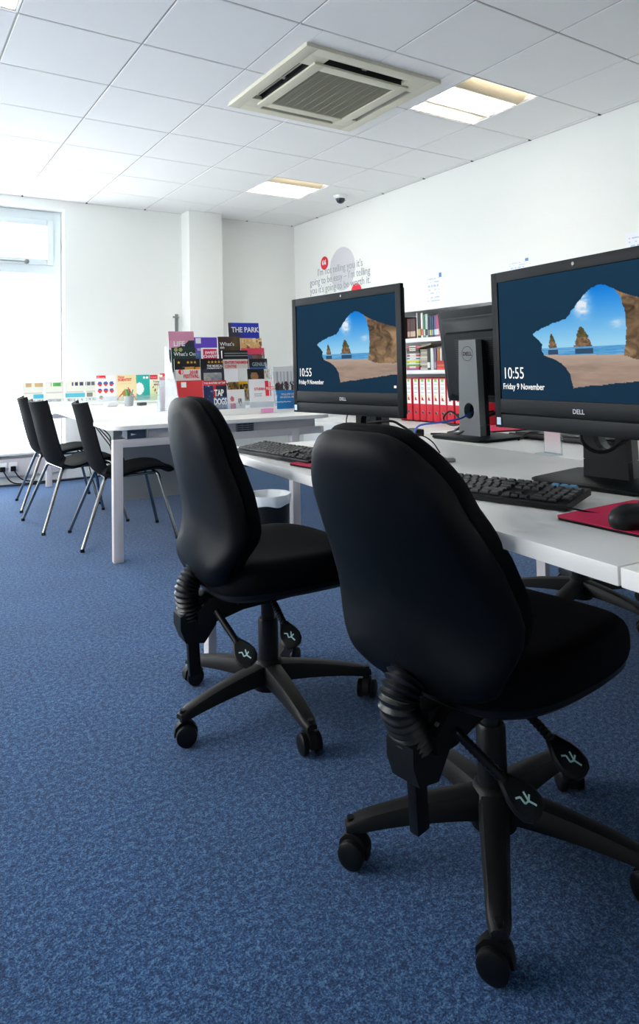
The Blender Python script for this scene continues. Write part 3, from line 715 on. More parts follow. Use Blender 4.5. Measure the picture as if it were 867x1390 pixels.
# small acrylic sign holder
sh_ = thing('leaflet_holder', 'small clear acrylic holder with a pink and white card beside the right monitor', 'holder', W(.83, .945, .7305), RZ+R(0))
MB().box((.035, 0, .045), (.074, .003, .09)).box((.035, -.02, .0015), (.074, .045, .003)).build('acrylic_stand', ACR, sh_, smooth=False)
cd = printed('card', .066, .082, .001, lambda u, v: (.90, .55, .60) if v < .12 and .1 < u < .7 else (mixc((.95, .78, .80), (.96, .93, .93), v*1.2)), 8, 12, loc=W(.826, .941, .736), rot=(0, 0, RZ)); tag(cd, 'pink and white card inside the small holder by the right monitor', 'card')
for k, (a, b, c, nm) in enumerate(((1.47, 1.30, '3a66b0', 'blue'),)): pass
for k in range(2):
    us = thing('memory_stick', ['pale blue memory stick lying on the desk end below the red files', 'white and blue memory stick beside the first on the desk end'][k], 'memory stick', W(1.10+.03*k, 1.72-.03*k, .7305), .4+k)
    MB().box((0, 0, .005), (.035, .014, .009), .003).build('body', mat('usb%d' % k, ['6f86c8', '9fb0d8'][k], .4), us); MB().box((.024, 0, .005), (.012, .011, .004)).build('plug', STEEL, us, smooth=False)

# ------------------------------------------------------------ operator chairs
def operator_chair(label, loc, heading, base_rot, recline, full=True, gas=0.0):
    t = thing('office_chair', label, 'office chair', loc, heading, 'black office chairs on castors round the computer desks')
    hb = MB().lathe([(.028, .050), (.048, .056), (.052, .085), (.050, .115), (.040, .135), (.034, .140)], 28).build('base_hub', PLB, t)
    for k in range(5):
        A = base_rot + k*2*pi/5; T = Matrix.Rotation(A, 4, 'Z')
        rings = []
        for s in range(11):
            q_ = s/10; x = .035+.28*q_; zt_ = .132-.016*q_-.028*q_**2; h_ = .052-.030*q_; w_ = .031-.011*q_
            if s == 10: zt_ -= .006; w_ *= .7; h_ *= .6
            rings.append([(x, y*w_, zt_-h_*(1-zz)) for y, zz in ((-1, 0), (-1, .6), (-.75, .92), (-.3, 1), (.3, 1), (.75, .92), (1, .6), (1, 0))])
        arm = MB().loft(rings, T=T).build('base_arm', PLB, t)
        cp = T @ Vector((.304, 0, 0)); sw_ = A + 1.1*hsh(k, base_rot*7) + (.4 if k % 2 else -.7)
        CT = Matrix.Translation(cp) @ Matrix.Rotation(sw_, 4, 'Z')
        mb = MB(); mb.tube([CT @ Vector((0, 0, .060)), CT @ Vector((0, 0, .092))], .008)
        mb.loft([[(x-.008+.02*0, y*.010, z) for x, z in [(.033*cos(R(g_)), .031+.033*sin(R(g_))) for g_ in (200, 160, 120, 90, 60, 30, -10)]] for y in (-1, 1)], T=CT)
        cs = mb.build('caster', PLB, t)
        for s in (-1, 1):
            WT = CT @ Matrix.Translation((-.008, s*.0195, .0285)) @ Matrix.Rotation(pi/2, 4, 'X')
            MB().lathe([(.008, -.009), (.022, -.0095), (.0275, -.006), (.0285, 0), (.0275, .006), (.022, .0095), (.008, .009)], 26, T=WT).build('wheel', PLA, cs)
    G = gas
    MB().lathe([(.031, .135), (.031, .255), (.027, .262)], 24).lathe([(.021, .26), (.021, .36+G)], 20).build('gas_column', PLA, t)
    mb = MB(); mb.prism([(-.24, .335+G), (-.20, .365+G), (.12, .372+G), (.13, .345+G), (.06, .325+G), (-.10, .318+G), (-.18, .300+G), (-.235, .300+G)], .10)
    mb.box((.0, 0, .368+G), (.30, .26, .014), .004)
    mb.build('mechanism', PLB, t)
    # seat: pan + cushion from superellipse rings
    def so(n_=52, e=3.2, sx=.245, sy=.24, cx=.03):
        o = []
        for k in range(n_):
            a = 2*pi*k/n_; c, s = cos(a), sin(a)
            yy = (abs(s)**(2/e))*(1 if s >= 0 else -1); xx = (abs(c)**(2/e))*(1 if c >= 0 else -1)
            o.append((cx+xx*sx, yy*sy*(1-.07*max(0, -xx))))
        return o
    base = so(); cx = .03
    def ring(sc, z, droop=1): return [(cx+(x-cx)*sc, y*sc, z+G - droop*(.075*max(0, (x-cx)*sc-.10)**1.4*2.2) + .02*abs(y*sc/.24)**3) for x, y in base]
    mb = MB(); prof = [(.62, .374), (.85, .379), (.955, .388), (.985, .398), (1.0, .415), (1.0, .435), (.99, .450), (.965, .463), (.92, .473), (.84, .479), (.70, .480), (.50, .477), (.25, .475), (.05, .474)]
    mb.loft([ring(s, z, .6 if z > .40 else .3) for s, z in prof]); mb.build('seat_cushion', FAB, t, ang=60)
    mb = MB(); mb.loft([ring(.55, .366, .2), ring(.90, .371, .25), ring(.965, .382, .3), ring(.968, .392, .3)]); mb.build('seat_pan', PLA, t)
    # rear bracket, bar, gaiter
    mb = MB(); mb.prism([(-.285, .325), (-.285, .290), (-.270, .250), (-.215, .24), (-.18, .285), (-.17, .325), (-.17, .355), (-.21, .355)], .066)
    mb.box((-.20, 0, .345), (.06, .05, .05), .008)
    mb.build('rear_bracket', PLB, t)
    MB().box((-.238, 0, .205), (.034, .022, .12), .003, rot=(0, R(-3), 0)).build('height_bar', PLA, t)
    ga = MB(); rr_ = []; gl = (recline-R(7))*.14; gp = crv([(-.244, 0, .312), (-.252-gl*.3, 0, .345), (-.256-gl*.8, 0, .385), (-.244-gl*1.0, 0, .415), (-.222-gl, 0, .44)], 26); N_ = len(gp)
    for i, p in enumerate(gp):
        ph_ = (i/N_)*13; r_ = .031+.0065*(abs(((ph_ % 1)-.5)*2)); tt = (gp[min(i+1, N_-1)]-gp[max(i-1, 0)]).normalized(); ux = Vector((tt.z, 0, -tt.x))
        rr_.append([p + ux*r_*cos(2*pi*j/20)*.95 + Vector((0, 1, 0))*r_*1.15*sin(2*pi*j/20) for j in range(20)])
    ga.loft(rr_); ga.build('gaiter', RUB, t, ang=30)
    for s in (-1, 1): MB().lathe([(.012, 0), (.012, .012), (.006, .016)], 14, T=Matrix.Translation((-.215, s*.03, .34)) @ Matrix.Rotation(-s*pi/2, 4, 'X')).build('pivot_bolt', STEEL, t)
    # back rest: local frame bottom at z=0, rotated back by recline about its foot
    BT = Matrix.Translation((-.178, 0, .388)) @ Matrix.Rotation(-recline, 4, 'Y')
    Hb = .560; e = 3.7; NO = 72
    def hw(q_): 
        pts = [(0, .150), (.12, .195), (.28, .222), (.5, .205), (.75, .176), (1, .145)]
        for (t0, w0), (t1, w1) in zip(pts, pts[1:]):
            if q_ <= t1: 
                k = (q_-t0)/(t1-t0); k = k*k*(3-2*k); return w0+(w1-w0)*k
        return .14
    O = []
    for k in range(NO):
        a = 2*pi*k/NO; c, s = cos(a), sin(a); zz = (abs(s)**(2/e))*(1 if s >= 0 else -1); yy = (abs(c)**(2/e))*(1 if c >= 0 else -1)
        q_ = (zz+1)/2; O.append((yy*hw(q_), Hb*q_))
    zc_ = Hb*.46
    def surf(y, z):
        q_ = z/Hb
        return .018*sin(pi*min(1, q_*1.25))**2 - .02*(q_-.5)*0 + 1.15*y*y*(.6+.4*q_) - .024*math.exp(-((q_-.17)/.09)**2) + .02*max(0, .1-q_)/.1
    def bring(r_, off):
        return [(surf(y*r_, zc_+(z-zc_)*r_)+off, y*r_, zc_+(z-zc_)*r_) for y, z in O]
    mb = MB(); sh_p = [(.955, .002), (.985, -.004), (1.0, -.012), (.998, -.024), (.975, -.036), (.94, -.043), (.90, -.0475), (.86, -.0495), (.80, -.051), (.6, -.0525), (.3, -.0535), (.04, -.054)]
    mb.loft([bring(a_, b_) for a_, b_ in sh_p], T=BT); mb.build('backrest_shell', FAB2, t, ang=55)
    mb = MB(); cu_p = [(.955, .000), (.985, .004), (.995, .014), (.985, .028), (.95, .040), (.88, .047), (.7, .050), (.4, .052), (.04, .052)]
    mb.loft([bring(a_, b_) for a_, b_ in cu_p], T=BT); mb.build('backrest_cushion', FAB, t, ang=55)
    # levers with paddles
    for (p0, p1) in (((-.185, -.05, .330), (-.150, -.165, .245)), ((-.02, -.07, .345), (-.02, -.18, .275))):
        p0, p1 = Vector(p0)+Vector((0, 0, G)), Vector(p1)+Vector((0, 0, G)); d_ = (p1-p0); L_ = d_.length; d_.normalize()
        rad = [.0085+.0018*(k % 2) for k in range(25)]
        lv = MB().tube([p0.lerp(p1, k/24*.78) for k in range(25)], rad, 12).build('lever', PLA, t)
        side = d_.cross(Vector((-.35, -.75, .55))).normalized(); nrm = side.cross(d_).normalized()
        if nrm.y > 0: nrm = -nrm; side = -side
        Fr = Matrix((side, nrm, d_)).transposed().to_4x4(); Fr.translation = p0.lerp(p1, .72)
        ol = [(.030*w_, z_) for w_, z_ in ((.35, 0), (.55, .012), (.85, .03), (1, .05), (.92, .068), (.6, .08), (0, .084), (-.6, .08), (-.92, .068), (-1, .05), (-.85, .03), (-.55, .012), (-.35, 0))]
        def pr_(s, y): return [(x*s, y, .042+(z-.042)*s) for x, z in ol]
        pd = MB().loft([pr_(.85, -.007), pr_(1, -.003), pr_(1, .003), pr_(.85, .007)], T=Fr).build('paddle', PLA, lv)
        ic = MB()
        for (xa, za), (xb, zb) in (((-.007, .069), (-.002, .055)), ((-.002, .055), (.006, .053)), ((.006, .053), (.004, .041)), ((.004, .041), (.012, .036)), ((-.011, .050), (-.002, .055)), ((-.002, .055), (-.007, .040))):
            dx_, dz_ = xb-xa, zb-za; l_ = sqrt(dx_*dx_+dz_*dz_); nx_, nz_ = -dz_/l_*.0016, dx_/l_*.0016
            ic.prism([(xa+nx_, za+nz_), (xa-nx_, za-nz_), (xb-nx_, zb-nz_), (xb+nx_, zb+nz_)], .0008, 'y', (0, .0076, 0))
        ic.v = [Fr @ v for v in ic.v]; ic.build('adjuster_icon', mat('icon_mint', 'bfe8e0', .5), pd, smooth=False)
    return t
c1 = operator_chair('black office chair in front of the middle monitor, standing further from the viewer', W(.0, 1.285), -TH+R(2), R(-94), R(7))
c2 = operator_chair('black office chair nearest the viewer with a leaning back, in front of the right monitor', W(.17, .48), -TH+R(14), R(144), R(21))
c3 = operator_chair('black office chair on the far side of the desks, only its wheeled foot showing', W(1.42, 1.36), -TH+pi, R(20), R(7))

# ------------------------------------------------------------ meeting table with chairs
TR = -R(4.3); TO = W(-.155, 3.055)
tb = thing('meeting_table', 'long white meeting table with square metal legs and rounded corners', 'table', TO, TR)
TW, TL = 1.38, 3.02
def rrect(w, l, c, z, inset=0, seg=6):
    o = []
    for cx, cy, a0 in ((w-c, c, -90), (w-c, l-c, 0), (c, l-c, 90), (c, c, 180)):
        for k in range(seg+1):
            a = R(a0+90*k/seg); o.append((cx+(c-inset)*cos(a), cy+(c-inset)*sin(a), z))
    return o
MB().loft([rrect(TW, TL, .09, .706, .003), rrect(TW, TL, .09, .708, .0), rrect(TW, TL, .09, .728, 0), rrect(TW, TL, .09, .730, .002)]).build('tabletop', [DESK], tb, ang=30)
for x, y in ((.055, .06), (TW-.255, .06), (.055, TL-.12), (TW-.08, TL-.12)): MB().box((x, y, .325), (.052, .052, .65), .003).build('leg', FRAME, tb)
for y in (.06, TL-.12): MB().box((TW/2-.012, y, .632), (TW-.083, .05, .042), .003).build('beam', FRAME, tb)
MB().box((TW/2+.06, .075, .678), (TW-.33, .03, .054), .002).build('fascia_rail', FRAME, tb)
mb = MB().box((.155, .10, .68), (.10, .12, .05)); mb.build('socket_box', mat('socket_slate', '39465a', .5), tb, smooth=False)
MB().prism([(.125, .685), (.155, .679), (.125, .673)], .002, 'y', (0, .038, 0)).build('arrow_mark', WHITE, tb, smooth=False)
mb = MB().box((.80, .056, .676), (.115, .006, .052), 0, 0)
for r_ in range(4):
    for c_ in range(3): mb.box((.765+c_*.035, .052, .657+r_*.0125), (.03, .006, .006), 0, 1)
mb.build('vent_grille', [mat('grille_grey', '8a94a4', .5), DARK], tb, smooth=False)
MB().box((TW/2, TL/2, .665), (.12, TL-.3, .05)).build('centre_rail', FRAME, tb, smooth=False)
MB().box((TW*.5+.1, 1.82, .34), (TW-.6, .03, .68)).build('modesty_panel', GREY, tb, smooth=False)
for k in range(3):
    o = MB().tube(crv([(.10, 1.0+.05*k, .70), (.16, .8, .62-.03*k), (.12, .5, .60-.02*k), (.14, .2, .68)]), .004, 8).build('cable', INK, tb)

def meeting_chair():
    t = thing('visitor_chair', '', 'chair', (0, 0, 0), 0, 'black shell chairs with chrome legs along the meeting table')
    prof = crv([(-.275, 0, .835), (-.250, 0, .74), (-.222, 0, .62), (-.19, 0, .50), (-.15, 0, .425), (-.06, 0, .395), (.06, 0, .418), (.17, 0, .430), (.25, 0, .418), (.275, 0, .400)], 6)
    n_ = len(prof); rings = []
    for i, p in enumerate(prof):
        tt = (prof[min(i+1, n_-1)]-prof[max(i-1, 0)]).normalized(); nn = Vector((tt.z, 0, -tt.x))   # toward under/back
        q_ = i/(n_-1); w_ = .195+.035*min(1, q_*2) - (.03 if q_ > .93 else 0); th_ = .013 if q_ < .55 else .020
        wrap = .05 if q_ < .45 else .012
        up_ = []; dn = []
        for k in range(13):
            y = -1+2*k/12; e_ = 1-.75*abs(y)**6
            c_ = p + Vector((0, y*w_, 0)) - nn*(wrap*abs(y)**2.2)*-1*(-1)
            up_.append(c_ - nn*th_*e_); dn.append(c_ + nn*th_*e_)
        rings.append(up_ + dn[::-1])
    MB().loft(rings).build('shell', FAB, t, ang=50)
    fr = MB().tube([(-.12, -.17, .392), (-.12, .17, .392)], .010).tube([(.18, -.17, .400), (.18, .17, .400)], .010).tube([(-.12, -.15, .390), (.18, -.15, .398)], .008).tube([(-.12, .15, .390), (.18, .15, .398)], .008)
    fr.build('under_frame', CHROME, t)
    for (x0, y0, z0, x1, y1) in ((-.12, -.17, .392, -.27, -.27), (-.12, .17, .392, -.27, .27), (.18, -.17, .400, .285, -.25), (.18, .17, .400, .285, .25)):
        lg = MB().tube([(x0, y0, z0), (x0+(x1-x0)*.08, y0+(y1-y0)*.15, z0-.012), (x1, y1, .012)], .0105, 12).build('leg', CHROME, t)
        MB().lathe([(.012, .0), (.013, .004), (.012, .018)], 12, T=Matrix.Translation((x1, y1, 0))).build('foot_cap', PLA, lg)
    return t
mc = meeting_chair()
mcs = [(.03, 3.70, 0, 'black shell chair with chrome legs closest to the near corner of the meeting table'),
       (-.17, 4.30, 9, 'black shell chair with chrome legs in the middle of the row at the meeting table'),
       (-.20, 5.10, 0, 'black shell chair with chrome legs furthest back beside the window')]
for k, (a, b, e_, lb) in enumerate(mcs):
    o = mc if k == 0 else copy_tree(mc)
    o.location = W(a, b); o.rotation_euler = (0, 0, -TH+R(e_)); o['label'] = lb

# ------------------------------------------------------------ leaflet rack
rk = thing('leaflet_rack', 'clear tiered acrylic leaflet rack with white base standing on the meeting table', 'leaflet rack', W(.33, 3.44, .7305), -TH)
MB().box((.325, .19, .006), (.66, .40, .012), .003).box((.325, -.006, .02), (.66, .012, .040), .003).build('base', WHITE, rk)
MB().box((.585, -.0135, .018), (.085, .002, .026)).build('pink_sticker', mat('sticker_pink', 'ef9ad0', .5), rk, smooth=False)
for x in (-.003, .653): MB().prism([(-.01, .012), (-.01, .12), (.03, .19), (.25, .43), (.28, .45), (.30, .44), (.30, .012)], .004, 'x', (x, 0, 0)).build('side_panel', ACR2, rk, smooth=False)
for k in range(6):
    MB().box((.325, .022+.06*k, .045+.068*k), (.645, .003, .06)).box((.325, .045+.06*k, .016+.068*k), (.645, .045, .003)).build('tier', ACR, rk, smooth=False)
def blobs(base, cols, f=5.0, seed=0.0, th=.5):
    bcol = h3(base); cc = [h3(c) for c in cols]
    def fn(u, v):
        n_ = fbm(u*f+seed, v*f*1.3+seed*2)
        if n_ > th: return mixc(bcol, cc[int(vn(u*f*1.7+seed, v*f*1.7)*len(cc)) % len(cc)], (n_-th)*14)
        return bcol
    return fn
def bands(lst):      # [(v_end, colour or fn)]
    def fn(u, v):
        for ve, c in lst:
            if v <= ve: return c(u, v) if callable(c) else h3(c)
        return h3('ffffff')
    return fn
LG = 'leaflets in the acrylic rack'
def leaflet(a0, a1, zt_, b, fn, label, texts=(), h=.21, tilt=8, name='leaflet', nx=26, ny=34, th=.005, cat='leaflet', grp=LG, rz=0.0):
    w = a1-a0; tz = R(tilt)
    hz = h*cos(tz); p = W(a0, b - h*sin(tz)*0, zt_-hz)
    p = W(a0, b-h*sin(tz), zt_-hz)
    o = printed(name, w, h, th, fn, nx, ny, loc=p, rot=(-tz, 0, -TH+rz)); tag(o, label, cat, grp)
    for (s, x, v, size, m, xs, bold) in texts:
        text(s, size, m, o, (x*w, -.0012, h*(1-v)), xs=xs, bold=bold)
    return o
Wm = WHITE; GO = mat('print_gold', 'e6a82c', .5); RP = REDP; NV = mat('print_navy', '1c2440', .5); YE = mat('print_yellow', 'f0c020', .5)
leaflet(.786, 1.016, 1.348, 3.80, bands([(.14, lambda u, v: h3('3a3440') if u < .12 else h3('2438b8')), (.45, lambda u, v: mixc(h3('1d2fae'), h3('2a2430'), 1.4-2.6*u)), (1, '2230a8')]), 'blue leaflet reading THE PARK standing at the very top of the rack',
        [('THE PARK', .10, .28, .052, Wm, .86, .02)], h=.24)
leaflet(.349, .522, 1.282, 3.74, bands([(.30, 'd993ae'), (1, lambda u, v: h3('23283a') if v > .62-.45*u*u-.1*fbm(u*6, v*3) else h3('e09ab8'))]), 'pink leaflet reading LIFE at the top left of the rack', [('LIFE', .18, .47, .045, Wm, 1, .03)])
leaflet(.498, .682, 1.242, 3.735, bands([(.42, '6a48c8'), (.5, '8060d0'), (1, lambda u, v: mixc(h3('3f63a8'), h3('8fb8e0'), fbm(u*6, v*8)))]), 'purple leaflet with a small white logo, second in the top tier',
        [("WHAT'S ON", .22, .45, .030, Wm, .9, .02), ('\u25a0', .16, .2, .05, Wm, 1, 0)])
leaflet(.689, .852, 1.247, 3.74, lambda u, v: mixc(h3('3c2620'), mixc(h3('6a5828'), h3('30260f'), fbm(u*5, v*5)), (u-.45)*4), "dark brown leaflet with pale writing What's on, centre of the top tier", [("What's", .08, .30, .036, Wm, 1, 0), ('on', .08, .40, .03, Wm, 1, 0)])
leaflet(.848, 1.007, 1.237, 3.73, blobs('e0b070', ['c88838', 'f0d8a8', '8a4a20'], 6, 2, .45), 'golden orange leaflet with small figures at the right of the top tier')
leaflet(.351, .513, 1.172, 3.68, bands([(.05, '17392c'), (1, '14352a')]), "dark green leaflet reading What's On below the pink one", [("What's On", .1, .26, .034, Wm, .95, .01), ('\u25cf\u25cf', .1, .13, .034, mat('print_leaf', 'a8b070', .5), 1, 0), ('______', .1, .44, .02, Wm, .9, 0)])
leaflet(.554, .671, 1.170, 3.685, lambda u, v: h3('f2eef0') if u < .1 or u > .93 or v < .07 else h3('d81a58'), 'small pink card with white border in front of the purple leaflet', [('SWEET', .22, .28, .026, Wm, 1, .02), ('CHARITY', .12, .45, .026, Wm, 1, .02)], h=.15)
leaflet(.83, 1.003, 1.166, 3.675, bands([(.22, 'e0405e'), (1, lambda u, v: mixc(mixc(h3('2a66c0'), h3('4a2a24'), u*2-.3), h3('c09080'), fbm(u*7, v*7)*1.6-.6))]), 'leaflet with a red heading over a dark picture of a face, right of the rack')
leaflet(.690, .872, 1.150, 3.655, lambda u, v: mixc(h3('0c0e10'), h3('8a9494'), 1 if (.1 < v < .13 or .19 < v < .2) and u > .06 else 0), 'black glossy brochure leaning in the middle of the rack', h=.19, th=.02)
st = [('\u2605\u2605\u2605\u2605\u2605', .30, .17, .026, GO, 1, 0)]
leaflet(.354, .529, 1.098, 3.62, lambda u, v: mixc(h3('0d0d12'), h3('e0982c'), (fbm(u*5, v*4)*1.3-.55+v*1.2)*3 if v > .27 and u > .4 else 0), 'black leaflet with gold stars, left of the two black ones', [('\u2605', .10, .16, .024, GO, 1, 0), ('\u2605\u2605\u2605', .45, .16, .024, GO, 1, 0), ('_________', .3, .25, .02, Wm, .9, 0)])
leaflet(.525, .680, 1.096, 3.615, bands([(1, '101014')]), 'black leaflet with gold stars and white lines, right of the two black ones', [('\u2605\u2605\u2605\u2605\u2605', .30, .15, .024, GO, 1, 0), ('THE MUSICAL', .28, .27, .022, Wm, .8, .02), ('UNMISSABLE', .28, .36, .022, Wm, .8, .02)])
leaflet(.681, .858, 1.089, 3.62, lambda u, v: h3('26241f') if ((u-.55)**2/.06+(v-.48)**2/.012) < 1 else h3('dcd4d0'), 'pale leaflet with red heading and the top of a dark head', [('ENTERTAINMENT', .08, .14, .026, RP, .85, .03), ('CENTRE', .08, .27, .026, RP, .85, .03)])
leaflet(.864, .998, 1.091, 3.615, bands([(.26, '10141c'), (.36, lambda u, v: mixc(h3('10141c'), h3('3a8ae0'), (v-.24)*9)), (1, '2a78d8')]), 'dark leaflet with blue glow reading GENIUS', [('GENIUS', .16, .24, .036, mat('print_silver', 'a8b4bc', .5), .85, .01)])
leaflet(.346, .509, 1.027, 3.56, bands([(1, 'eae6de')]), 'off white leaflet reading FESTIVAL in red slanted letters', [('2018', .55, .13, .030, RP, .9, .03), ('FESTIVAL', .30, .26, .032, RP, .78, .03), ('\u25d0', .1, .14, .04, RP, 1, .02)])
leaflet(.510, .668, 1.028, 3.56, lambda u, v: (mixc(h3('c8c0a8'), h3('5a6a88'), fbm(u*6, v*9)*1.4-.3) if .12 < u < .9 and .13 < v < .6 else h3('23283e')), 'navy leaflet with a landscape picture')
leaflet(.669, .764, 1.025, 3.56, lambda u, v: mixc(h3('c8982c'), h3('3a2c28'), fbm(u*9, v*9)*1.6-.2) if v > .42 and fbm(u*6, v*4) > .38 else h3('efeff2'), 'narrow white leaflet with a group of people in the lower half')
leaflet(.767, .832, 1.028, 3.565, bands([(.42, 'e6e8e8'), (.5, 'e8b414'), (1, lambda u, v: h3('24242a') if fbm(u*5, v*6) > .42 else h3('d8a818'))]), 'narrow white, yellow and black leaflet')
leaflet(.829, .950, 1.022, 3.56, lambda u, v: h3('b8784a') if ((u-.45)**2/.02+(v-.24)**2/.016) < 1 else (h3('8a7a68') if ((u-.42)**2/.05+(v-.24)**2/.03) < 1 and v > .12 else h3('1c1512')), 'dark leaflet with a painted portrait of a man')
leaflet(.951, .993, 1.019, 3.565, blobs('e6e0d4', ['5a5a40', '9a9a70'], 8, 3, .55), 'narrow cream leaflet with small dark marks at the right end')
leaflet(.333, .508, .958, 3.50, bands([(.04, 'd43a40'), (1, 'dc3c42')]), 'bright red leaflet with a white square logo in the bottom tier', [('\u25a0', .15, .20, .045, Wm, 1, 0), ('________', .3, .50, .026, YE, 1, .02), ('____________', .3, .60, .02, Wm, 1, .01)], h=.215)
leaflet(.504, .659, .953, 3.495, bands([(.16, 'd42a34'), (1, lambda u, v: mixc(h3('1a2a58'), h3('c8ccd8') if u < .5 and v < .62 else h3('4a90d8'), fbm(u*6, v*6)*4-2+(v > .7)*.6) if not (.12 < v < .5 and u > .42) else h3('c02434' if u < .55 else '1a2038'))]), 'leaflet reading TAP DOGS in big white letters over dancers', [('TAP', .46, .46, .056, Wm, .62, .04), ('DOGS', .42, .72, .056, Wm, .55, .04), ('THE MASTERS OF TAP', .04, .10, .016, Wm, .9, .03)], h=.215)
leaflet(.661, .781, .891, 3.49, lambda u, v: (h3('d85a88') if .15 < u < .45 and .62 < v < .9 else (h3('d8707a') if ((u-.28)**2+(v-.42)**2*.8) < .012 else (h3('6a6a70') if .62 < u < .8 and .4 < v < .75 and fbm(u*14, v*12) > .5 else h3('efecec')))), 'small white leaflet with pink pictures in the bottom tier', h=.145)
leaflet(.812, .985, .954, 3.49, lambda u, v: h3('e8333f') if (.24 < v < .36 and u > .66) or (abs(u-.74) < .10*fbm(u*30, v*3)*2.2 and .06 < v < .52 and hsh(int(u*40), 3) > .35) else (h3('b8b8bc') if .2 < u < .5 and .38 < v < .55 and int(v*60) % 3 == 0 else h3('f0eef0')), 'white leaflet reading STUDENT PULSE with a red burst at the right of the bottom tier', [('STUDENT', .20, .345, .024, RP, .85, .02), ('PULSE', .68, .335, .024, Wm, .8, .03)], h=.215)
fb_ = leaflet(1.099, 1.262, 1.034, 3.75, bands([(.12, 'eceef0'), (.57, lambda u, v: (mixc(h3('2c3038'), h3('b84850'), fbm(u*20, v*8)*1.8-.8) if v > .30+.16*fbm(u*16, 1) and fbm(u*18, v*6) > .36 else (h3('aeb4bc') if int(u*18) % 3 == 0 else h3('e4e8ec')))), (1, '1c86d2')]), 'white and blue poster with a line of people, right of the rack', [('f', .06, .80, .05, Wm, 1, .03), ('FOLLOW US', .35, .68, .020, Wm, .9, .03), ('ON SOCIAL MEDIA', .28, .745, .018, Wm, .9, .03), ('~~~~', .08, .88, .05, Wm, 1, .01)], h=.30, tilt=3, name='poster', grp=None, cat='poster')
MB().box((.08, .02, .15), (.175, .004, .30)).box((.08, .05, .0), (.175, .09, .004)).build('acrylic_stand', ACR, fb_, smooth=False)

# leaflets in tall holder at left of rack
hl = thing('leaflet_holder', 'clear acrylic holder left of the rack, behind the near chair back', 'holder', W(.405, 4.2, .7305), -TH)
MB().box((.065, .0, .125), (.14, .003, .25)).box((.065, .05, .09), (.14, .003, .18)).box((.065, .025, .002), (.14, .05, .004)).box((-.004, .025, .1), (.003, .05, .2)).build('acrylic_body', ACR, hl, smooth=False)
leaflet(.413, .528, .975, 4.235, lambda u, v: h3('ee4a5a') if v < .1 else (mixc(h3('f6dfe2'), h3('e8a0aa'), 1 if (int(v*40) % 2 == 0 and int(u*20) % 2 == 0) else 0) if v > .3 else h3('f4eef0')), 'white leaflet with pink dotted pattern in the holder left of the rack', h=.24, tilt=4, grp=None)

# magazines standing at the back of the table, pens, newspapers
MG = 'magazines standing in a row at the back of the meeting table'
tx2 = mat('print_white2', 'ffffff', .5)
def fn_ec(u, v):
    if v < .13 and .05 < u < .5: return h3('e3252f')
    for r_, y in enumerate((.32, .58)):
        for c_ in range(3):
            dx, dy = u-(.2+.3*c_), (v-y)*1.35
            if dx*dx/.012+dy*dy/.014 < 1: return h3('2c5fa0') if dy < -.015 else h3('e03a3c')
    dx, dy = u-.25, (v-.84)*1.35
    if dx*dx/.008+dy*dy/.010 < 1: return h3('e4583c') if dy > -.03 else h3('48b088')
    return h3('f4f2f0')
rack2 = thing('magazine_rail', 'low clear rail at the back of the meeting table holding magazines and newspapers', 'rack', W(-.40, 5.55, .7305), -TH)
MB().box((.68, .27, .011), (1.36, .30, .021), .003).build('base', WHITE, rack2)
MB().box((.68, .125, .045), (1.34, .003, .05)).build('lip', ACR, rack2, smooth=False)
leaflet(.205, .376, .993, 5.72, fn_ec, 'white magazine with red corner title and seven red and blue fruit shapes', [('The', .08, .065, .013, tx2, 1, 0), ('Economist', .07, .115, .015, tx2, 1, .01)], h=.24, tilt=6, name='magazine', cat='magazine', grp=MG)
leaflet(.388, .565, .995, 5.72, lambda u, v: (h3('d8332e') if abs(abs(u-.5)-(.1+.9*(v-.55))) < .03 and v > .5 and (u > .5) or (abs(v-(.95-.9*u)) < .03 and u < .3 and v > .6) else (h3('b08a4a') if ((u-.5)**2/.05+(v-.72)**2/.03) < 1 else h3('f4e2ae'))), 'yellow magazine reading New Scientist with a red cross pattern', [('New', .06, .12, .030, RP, 1, .02), ('SCIENTIST', .06, .24, .034, RP, .8, .03), ('____________', .15, .34, .018, mat('print_olive', 'a09050', .5), 1, 0)], h=.24, tilt=6, name='magazine', cat='magazine', grp=MG)
leaflet(.562, .690, .991, 5.722, lambda u, v: h3('f4f8f6') if ((u-.25)**2/.10+(v-.55)**2/.06) < 1 and not (u > .42 and v > .72) else h3('27b0a4'), 'teal magazine with the white outline of a head', [('\u25cf\u25cf', .5, .16, .03, tx2, 1, 0)], h=.235, tilt=6, name='magazine', cat='magazine', grp=MG)
leaflet(.692, .812, .988, 5.72, lambda u, v: h3('e03440') if v < .17 and u < .62 else (mixc(h3('3a3028'), h3('c87a4a'), hsh(int(u*30), int(v*30))) if .35 < v < .75 and .2 < u < .9 and fbm(u*8, v*8) > .5 else mixc(h3('f0efe2'), h3('dce2a8'), v*1.3)), 'pale green magazine with small dark cartoon figures', [('The Economist', .06, .11, .012, tx2, .8, 0), ('Trump', .25, .30, .024, INK, .9, .02)], h=.24, tilt=6, name='magazine', cat='magazine', grp=MG)
leaflet(.790, .930, 1.000, 5.73, lambda u, v: h3('e22f3c') if v < .2 and u < .55 else h3('f2ede8'), 'white magazine with red title block at the right end of the row', [('The', .08, .09, .014, tx2, 1, 0), ('Economist', .05, .16, .016, tx2, .8, 0)], h=.24, tilt=6, name='magazine', cat='magazine', grp=MG)
NG = 'folded newspapers standing at the back of the meeting table'
